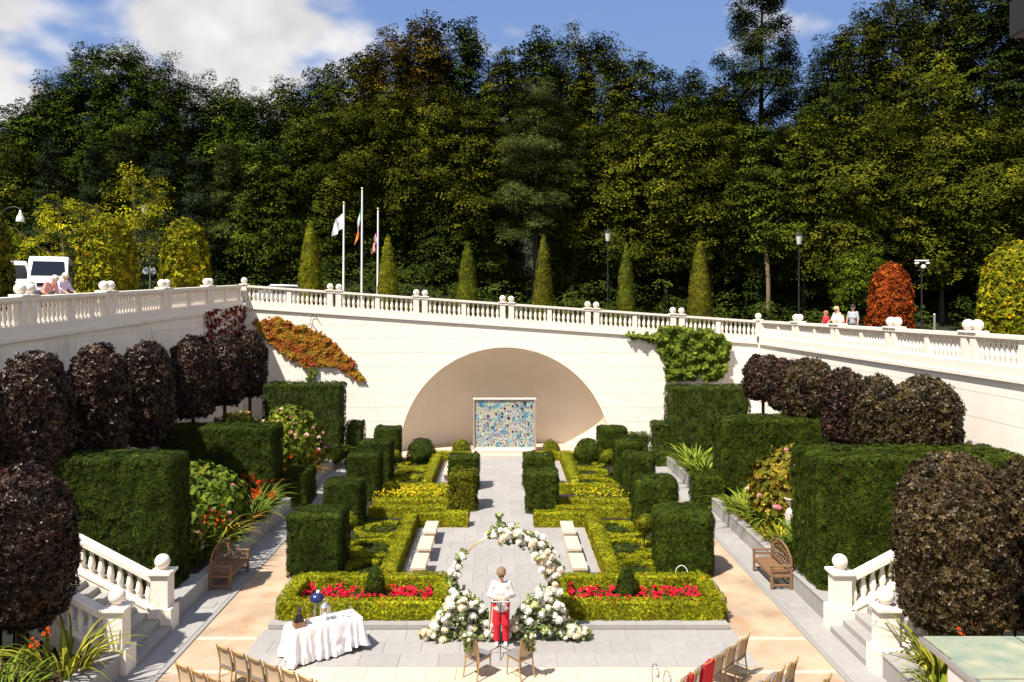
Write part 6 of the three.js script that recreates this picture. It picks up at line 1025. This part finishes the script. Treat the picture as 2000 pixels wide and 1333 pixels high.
// a person facing +z; hands: wrist points; wear: colours; look: details of hair and clothes
function person(label, [x, y, d], turn, { h = 1.7, lean = 0, nod = 0, elbows, wrists, skin = [0.48, 0.27, 0.19], top = [0.8, 0.8, 0.8], legs = [0.1, 0.1, 0.15], hair = [0.2, 0.12, 0.07], hairLong = 0, sleeve = 0.55, shoes = [0.5, 0.48, 0.45], glasses = false, wide = 0, legWide = wide, fluffy = 0, child = false, cell = 0.018, group }) {
  const o = thing('person', label, 'person', [x, y, d], turn, group), s = h / 1.7, hd = child ? 1.22 : 1;
  const L = (p) => { let [a, b, c] = p.map(v => v * s); if (b > 0.9 * s && lean) { const q = b - 0.9 * s, cs = Math.cos(lean), sn = Math.sin(lean); [b, c] = [0.9 * s + q * cs - c * sn, q * sn + c * cs]; } return [a, b, c]; };
  const cap = (p, r, q, t) => [...L(p), r * s, ...L(q), t * s];
  const skinM = mat(skin, 0.6), topM = fabric(top), legM = fabric(legs), hairM = mat(hair, 0.75);
  const sh = [0.165, 1.39, 0], hp = [0.09, 0.9, 0];
  const el = elbows ?? [[0.24, 1.13, 0.02], [0.24, 1.13, 0.02]], wr = wrists ?? [[0.25, 0.88, 0.08], [0.25, 0.88, 0.08]];
  const body = [cap([0, 1.0, 0], .115, [0, 1.25, 0], .12), cap([-.1, 1.33, 0], .075, [.1, 1.33, 0], .075), cap([0, 1.38, 0], .055, [0, 1.5, .01], .05), cap([-.08, .92, 0], .1, [.08, .92, 0], .1)];
  const cloth = [cap([0, 0.98, 0], .132 + wide, [0, 1.25, 0], .13), cap([-.13, 1.34, 0], .085, [.13, 1.34, 0], .085), cap([-.08, 1.2, .03], .1, [.08, 1.2, .03], .1)], trous = [cap([-.075, .93, 0], .115, [.075, .93, 0], .115)], shoe = [];
  for (const q of [-1, 1]) {
    const i = q < 0 ? 0 : 1, S = [q * sh[0], sh[1], 0], E = [q * el[i][0], el[i][1], el[i][2]], W = [q * wr[i][0], wr[i][1], wr[i][2]];
    body.push(cap(S, .052, E, .04), cap(E, .039, W, .027), cap([q * hp[0], hp[1], 0], .085, [q * .1, .48, .02], .055), cap([q * .1, .48, .02], .052, [q * .1, .09, -.01], .036), cap([q * .1, .05, -.03], .035, [q * .105, .04, .13], .03));
    cloth.push(cap(S, .064 + wide * .3, [mix(S[0], E[0], Math.min(1, sleeve * 2)), mix(S[1], E[1], Math.min(1, sleeve * 2)), mix(S[2], E[2], Math.min(1, sleeve * 2))], 0.053 + wide * .3)); if (sleeve > 0.5) cloth.push(cap(E, .06 + wide * .35, [mix(E[0], W[0], sleeve * 2 - 1), mix(E[1], W[1], sleeve * 2 - 1), mix(E[2], W[2], sleeve * 2 - 1)], .055 + wide * .6));
    trous.push(cap([q * hp[0], hp[1], 0], .105, [q * .1, .48, .02], .075 + legWide * .7), cap([q * .1, .48, .02], .075 + legWide * .7, [q * .105, .12, 0], .06 + legWide * 1.2));
    shoe.push(cap([q * .1, .045, -.04], .042, [q * .105, .038, .15], .036));
  }
  const parts = [sdfMesh(body, cell * 1.1, 0.03)];
  // head: skull, jaw, nose, ears
  const hc = L([0, 1.585, 0.015]), nd = nod + lean * 0.6, H = (p) => { const a = p[0] * s * hd, b = p[1] * s * hd, c = p[2] * s * hd, cs = Math.cos(nd), sn = Math.sin(nd); return [hc[0] + a, hc[1] + b * cs - c * sn, hc[2] + b * sn + c * cs]; }, hcap = (p, r, q, t) => [...H(p), r * s * hd, ...H(q), t * s * hd];
  parts.push(sdfMesh([hcap([0, .03, -.02], .082, [0, .035, .01], .08), hcap([0, -.05, .025], .058, [0, -.085, .05], .034), hcap([0, .005, .085], .012, [0, -.02, .103], .016), hcap([-.078, -.01, -.005], .016, [-.08, .02, -.01], .018), hcap([.078, -.01, -.005], .016, [.08, .02, -.01], .018), hcap([0, -.11, -.02], .045, [0, -.15, -.03], .048), hcap([-.022, -.052, .083], .008, [.022, -.052, .083], .008), hcap([-.035, .028, .078], .012, [.035, .028, .078], .012)], 0.0085 * Math.max(1, cell / 0.018), 0.012));
  for (const q of [-1, 1]) { // hands with five fingers
    const i = q < 0 ? 0 : 1, E = L([q * el[i][0], el[i][1], el[i][2]]), W = L([q * wr[i][0], wr[i][1], wr[i][2]]), f = new THREE.Vector3(...W).sub(new THREE.Vector3(...E)).normalize(), dn = new THREE.Vector3(0, -1, 0).addScaledVector(f, f.y).normalize(), ac = new THREE.Vector3().crossVectors(f, dn).normalize(), k = s * (child ? 0.9 : 1);
    const at = (a, b, c) => new THREE.Vector3(...W).addScaledVector(f, a * k).addScaledVector(ac, b * k).addScaledVector(dn, c * k).toArray(), hp2 = [[...W, .026 * k, ...at(.085, 0, .005), .026 * k], [...at(.03, .015, 0), .018 * k, ...at(.085, .025, 0), .016 * k], [...at(.03, -.015, 0), .018 * k, ...at(.085, -.025, 0), .016 * k]];
    [[-.03, .05], [-.011, .065], [.010, .062], [.03, .048]].forEach(([b, l]) => hp2.push([...at(.085, b, .004), .0088 * k, ...at(.085 + l * .55, b * 1.1, .012), .0082 * k], [...at(.085 + l * .55, b * 1.1, .012), .0082 * k, ...at(.085 + l * .9, b * 1.1, .04), .0072 * k]));
    hp2.push([...at(.025, -q * -.02, .01), .012 * k, ...at(.06, -q * -.055, .025), .0095 * k], [...at(.06, -q * -.055, .025), .0095 * k, ...at(.088, -q * -.058, .035), .008 * k]);
    parts.push(sdfMesh(hp2, 0.0065, 0.006));
  }
  part(o, 'body', merge(parts), skinM);
  part(o, 'top_clothing', sdfMesh(cloth, cell, 0.02), topM); part(o, 'trousers', sdfMesh(trous, cell, 0.03), legM); part(o, 'shoes', sdfMesh(shoe, cell, 0.015), mat(shoes, 0.6));
  const hr = [hcap([0, .062, -.03], .094 + fluffy, [0, .07, .022], .082 + fluffy), hcap([0, .02, -.055], .082 + fluffy, [0, -.03 - hairLong * .15, -.06], .05 + hairLong * .02)]; if (hairLong) for (const q of [-1, 1]) hr.push(hcap([q * .07, .03, -.01], .032, [q * .085, -.12 * hairLong - .02, .0], .03)); else for (const q of [-1, 1]) hr.push(hcap([q * .07, .04, -.02], .028, [q * .072, .0, -.03], .02));
  const hg = sdfMesh(hr, 0.008 * Math.max(1, cell / 0.018), 0.02), HP = hg.attributes.position, HN = hg.attributes.normal; // locks of hair
  for (let i = 0; i < HP.count; i++) { const x = HP.getX(i) - hc[0], y = HP.getY(i) - hc[1], z = HP.getZ(i) - hc[2], k = 0.007 * noise3(x * 70 + 3, y * 28, z * 45) + 0.006 * noise3(x * 24, y * 20 + 5, z * 24); HP.setXYZ(i, HP.getX(i) + HN.getX(i) * k, HP.getY(i) + HN.getY(i) * k, HP.getZ(i) + HN.getZ(i) * k); }
  hg.computeVertexNormals(); part(o, 'hair', hg, hairM);
  for (const q of [-1, 1]) { const e = part(o, 'eye', new THREE.SphereGeometry(0.011 * s * hd, 10, 8), M.black, H([q * .032, .012, .082])); e.scale.z = 0.6; }
  part(o, 'mouth', sdfMesh([hcap([-.02, -.052, .09], .005, [.02, -.052, .09], .005)], 0.0035, 0.004), mat([0.35, 0.09, 0.08], 0.5));
  if (glasses) { const gl = part(o, 'sunglasses', merge([sdfMesh([hcap([-.045, .012, .094], .019, [-.022, .012, .098], .019), hcap([.022, .012, .098], .019, [.045, .012, .094], .019), hcap([-.02, .016, .1], .005, [.02, .016, .1], .005), hcap([-.06, .016, .08], .005, [-.085, .02, .0], .005), hcap([.06, .016, .08], .005, [.085, .02, .0], .005)], 0.006, 0.006)]), mat([0.02, 0.013, 0.01], 0.15)); }
  return o;
}
{
  const c = person('woman in white blouse and red trousers reading at the music stand', [0.0, 0.014, 18.78], 0, { h: 1.76, nod: 0.3, elbows: [[0.27, 1.13, 0.02], [0.27, 1.13, 0.02]], wrists: [[0.11, 1.16, 0.27], [0.11, 1.18, 0.28]], top: [0.64, 0.60, 0.585], legs: [0.60, 0.008, 0.025], hair: [0.20, 0.125, 0.075], skin: [0.56, 0.33, 0.25], sleeve: 0.95, wide: 0.008, legWide: 0.012, fluffy: 0.012, glasses: true, shoes: [0.68, 0.64, 0.6], cell: 0.014 });
  const sash = metres(grid((u, v) => [-0.26 + u * 0.13 - 0.06 * v, 0.98 - v * 0.72, -0.02 + 0.03 * Math.sin(u * 14) - 0.05 * v], 8, 12)); part(c, 'hanging_scarf', sash, new THREE.MeshStandardMaterial({ color: new THREE.Color(0.66, 0.5, 0.4), roughness: 0.9, side: THREE.DoubleSide }));
  part(c, 'blouse_hem', sdfMesh([[-.07, .88, 0, .13, .07, .88, 0, .13], [0, .98, 0, .165, 0, 1.15, 0, .15]], 0.016, 0.03), fabric([0.64, 0.60, 0.585]));
}
const yl = (d) => terrain(-14.9, d);
person('grey-haired man in a pink shirt leaning over the shaded balustrade', [-14.95, yl(25.9) - 0.02, 25.9], Math.PI / 2 - 0.3, { h: 1.76, lean: 0.85, nod: 0.0, elbows: [[0.26, 1.2, 0.2], [0.26, 1.2, 0.2]], wrists: [[0.12, 1.22, 0.42], [0.16, 1.22, 0.42]], top: [0.60, 0.27, 0.26], legs: [0.03, 0.035, 0.06], hair: [0.45, 0.42, 0.38], sleeve: 0.35, skin: [0.55, 0.30, 0.22], cell: 0.022 });
person('white-haired woman in a lilac top at the shaded balustrade', [-14.95, yl(27.0) - 0.02, 27.0], Math.PI / 2 - 0.3, { h: 1.62, lean: 0.3, nod: 0.15, elbows: [[0.26, 1.18, 0.12], [0.26, 1.18, 0.12]], wrists: [[0.18, 1.14, 0.38], [0.2, 1.14, 0.38]], top: [0.62, 0.52, 0.72], legs: [0.5, 0.48, 0.45], hair: [0.66, 0.6, 0.48], sleeve: 0.7, skin: [0.55, 0.32, 0.23], cell: 0.022 });
const FAM = { cell: 0.022 }, yr = terrain(15, 35);
person('blonde woman in sunglasses and cream top behind the level balustrade', [14.98, yr, 35.4], -Math.PI / 2 + 0.35, { ...FAM, h: 1.66, nod: 0.15, lean: 0.12, elbows: [[0.26, 1.14, 0.1], [0.26, 1.14, 0.1]], wrists: [[0.2, 1.05, 0.34], [0.2, 1.05, 0.34]], top: [0.72, 0.6, 0.5], hair: [0.62, 0.44, 0.24], hairLong: 1, glasses: true, sleeve: 0.3 });
person('dark-haired man in a grey T-shirt and sunglasses behind the level balustrade', [14.98, yr, 33.9], -Math.PI / 2 + 0.6, { ...FAM, h: 1.74, nod: 0.1, top: [0.36, 0.40, 0.45], hair: [0.015, 0.012, 0.01], glasses: true, sleeve: 0.35 });
person('boy in a red shirt held at the rail beside the blonde woman', [14.85, yr + 0.12, 36.4], -Math.PI / 2 + 0.35, { ...FAM, h: 1.32, child: true, nod: 0.1, top: [0.55, 0.02, 0.04], hair: [0.30, 0.13, 0.05], sleeve: 0.4 });
person('small child in a red top peering over between the two parents', [14.82, yr + 0.12, 34.6], -Math.PI / 2 + 0.35, { ...FAM, h: 1.16, child: true, nod: 0.1, top: [0.55, 0.03, 0.05], hair: [0.4, 0.2, 0.09], sleeve: 0.4 });

scene.traverse((o) => { if (o.isMesh) o.castShadow = o.receiveShadow = true; });
renderer.render(scene, camera);
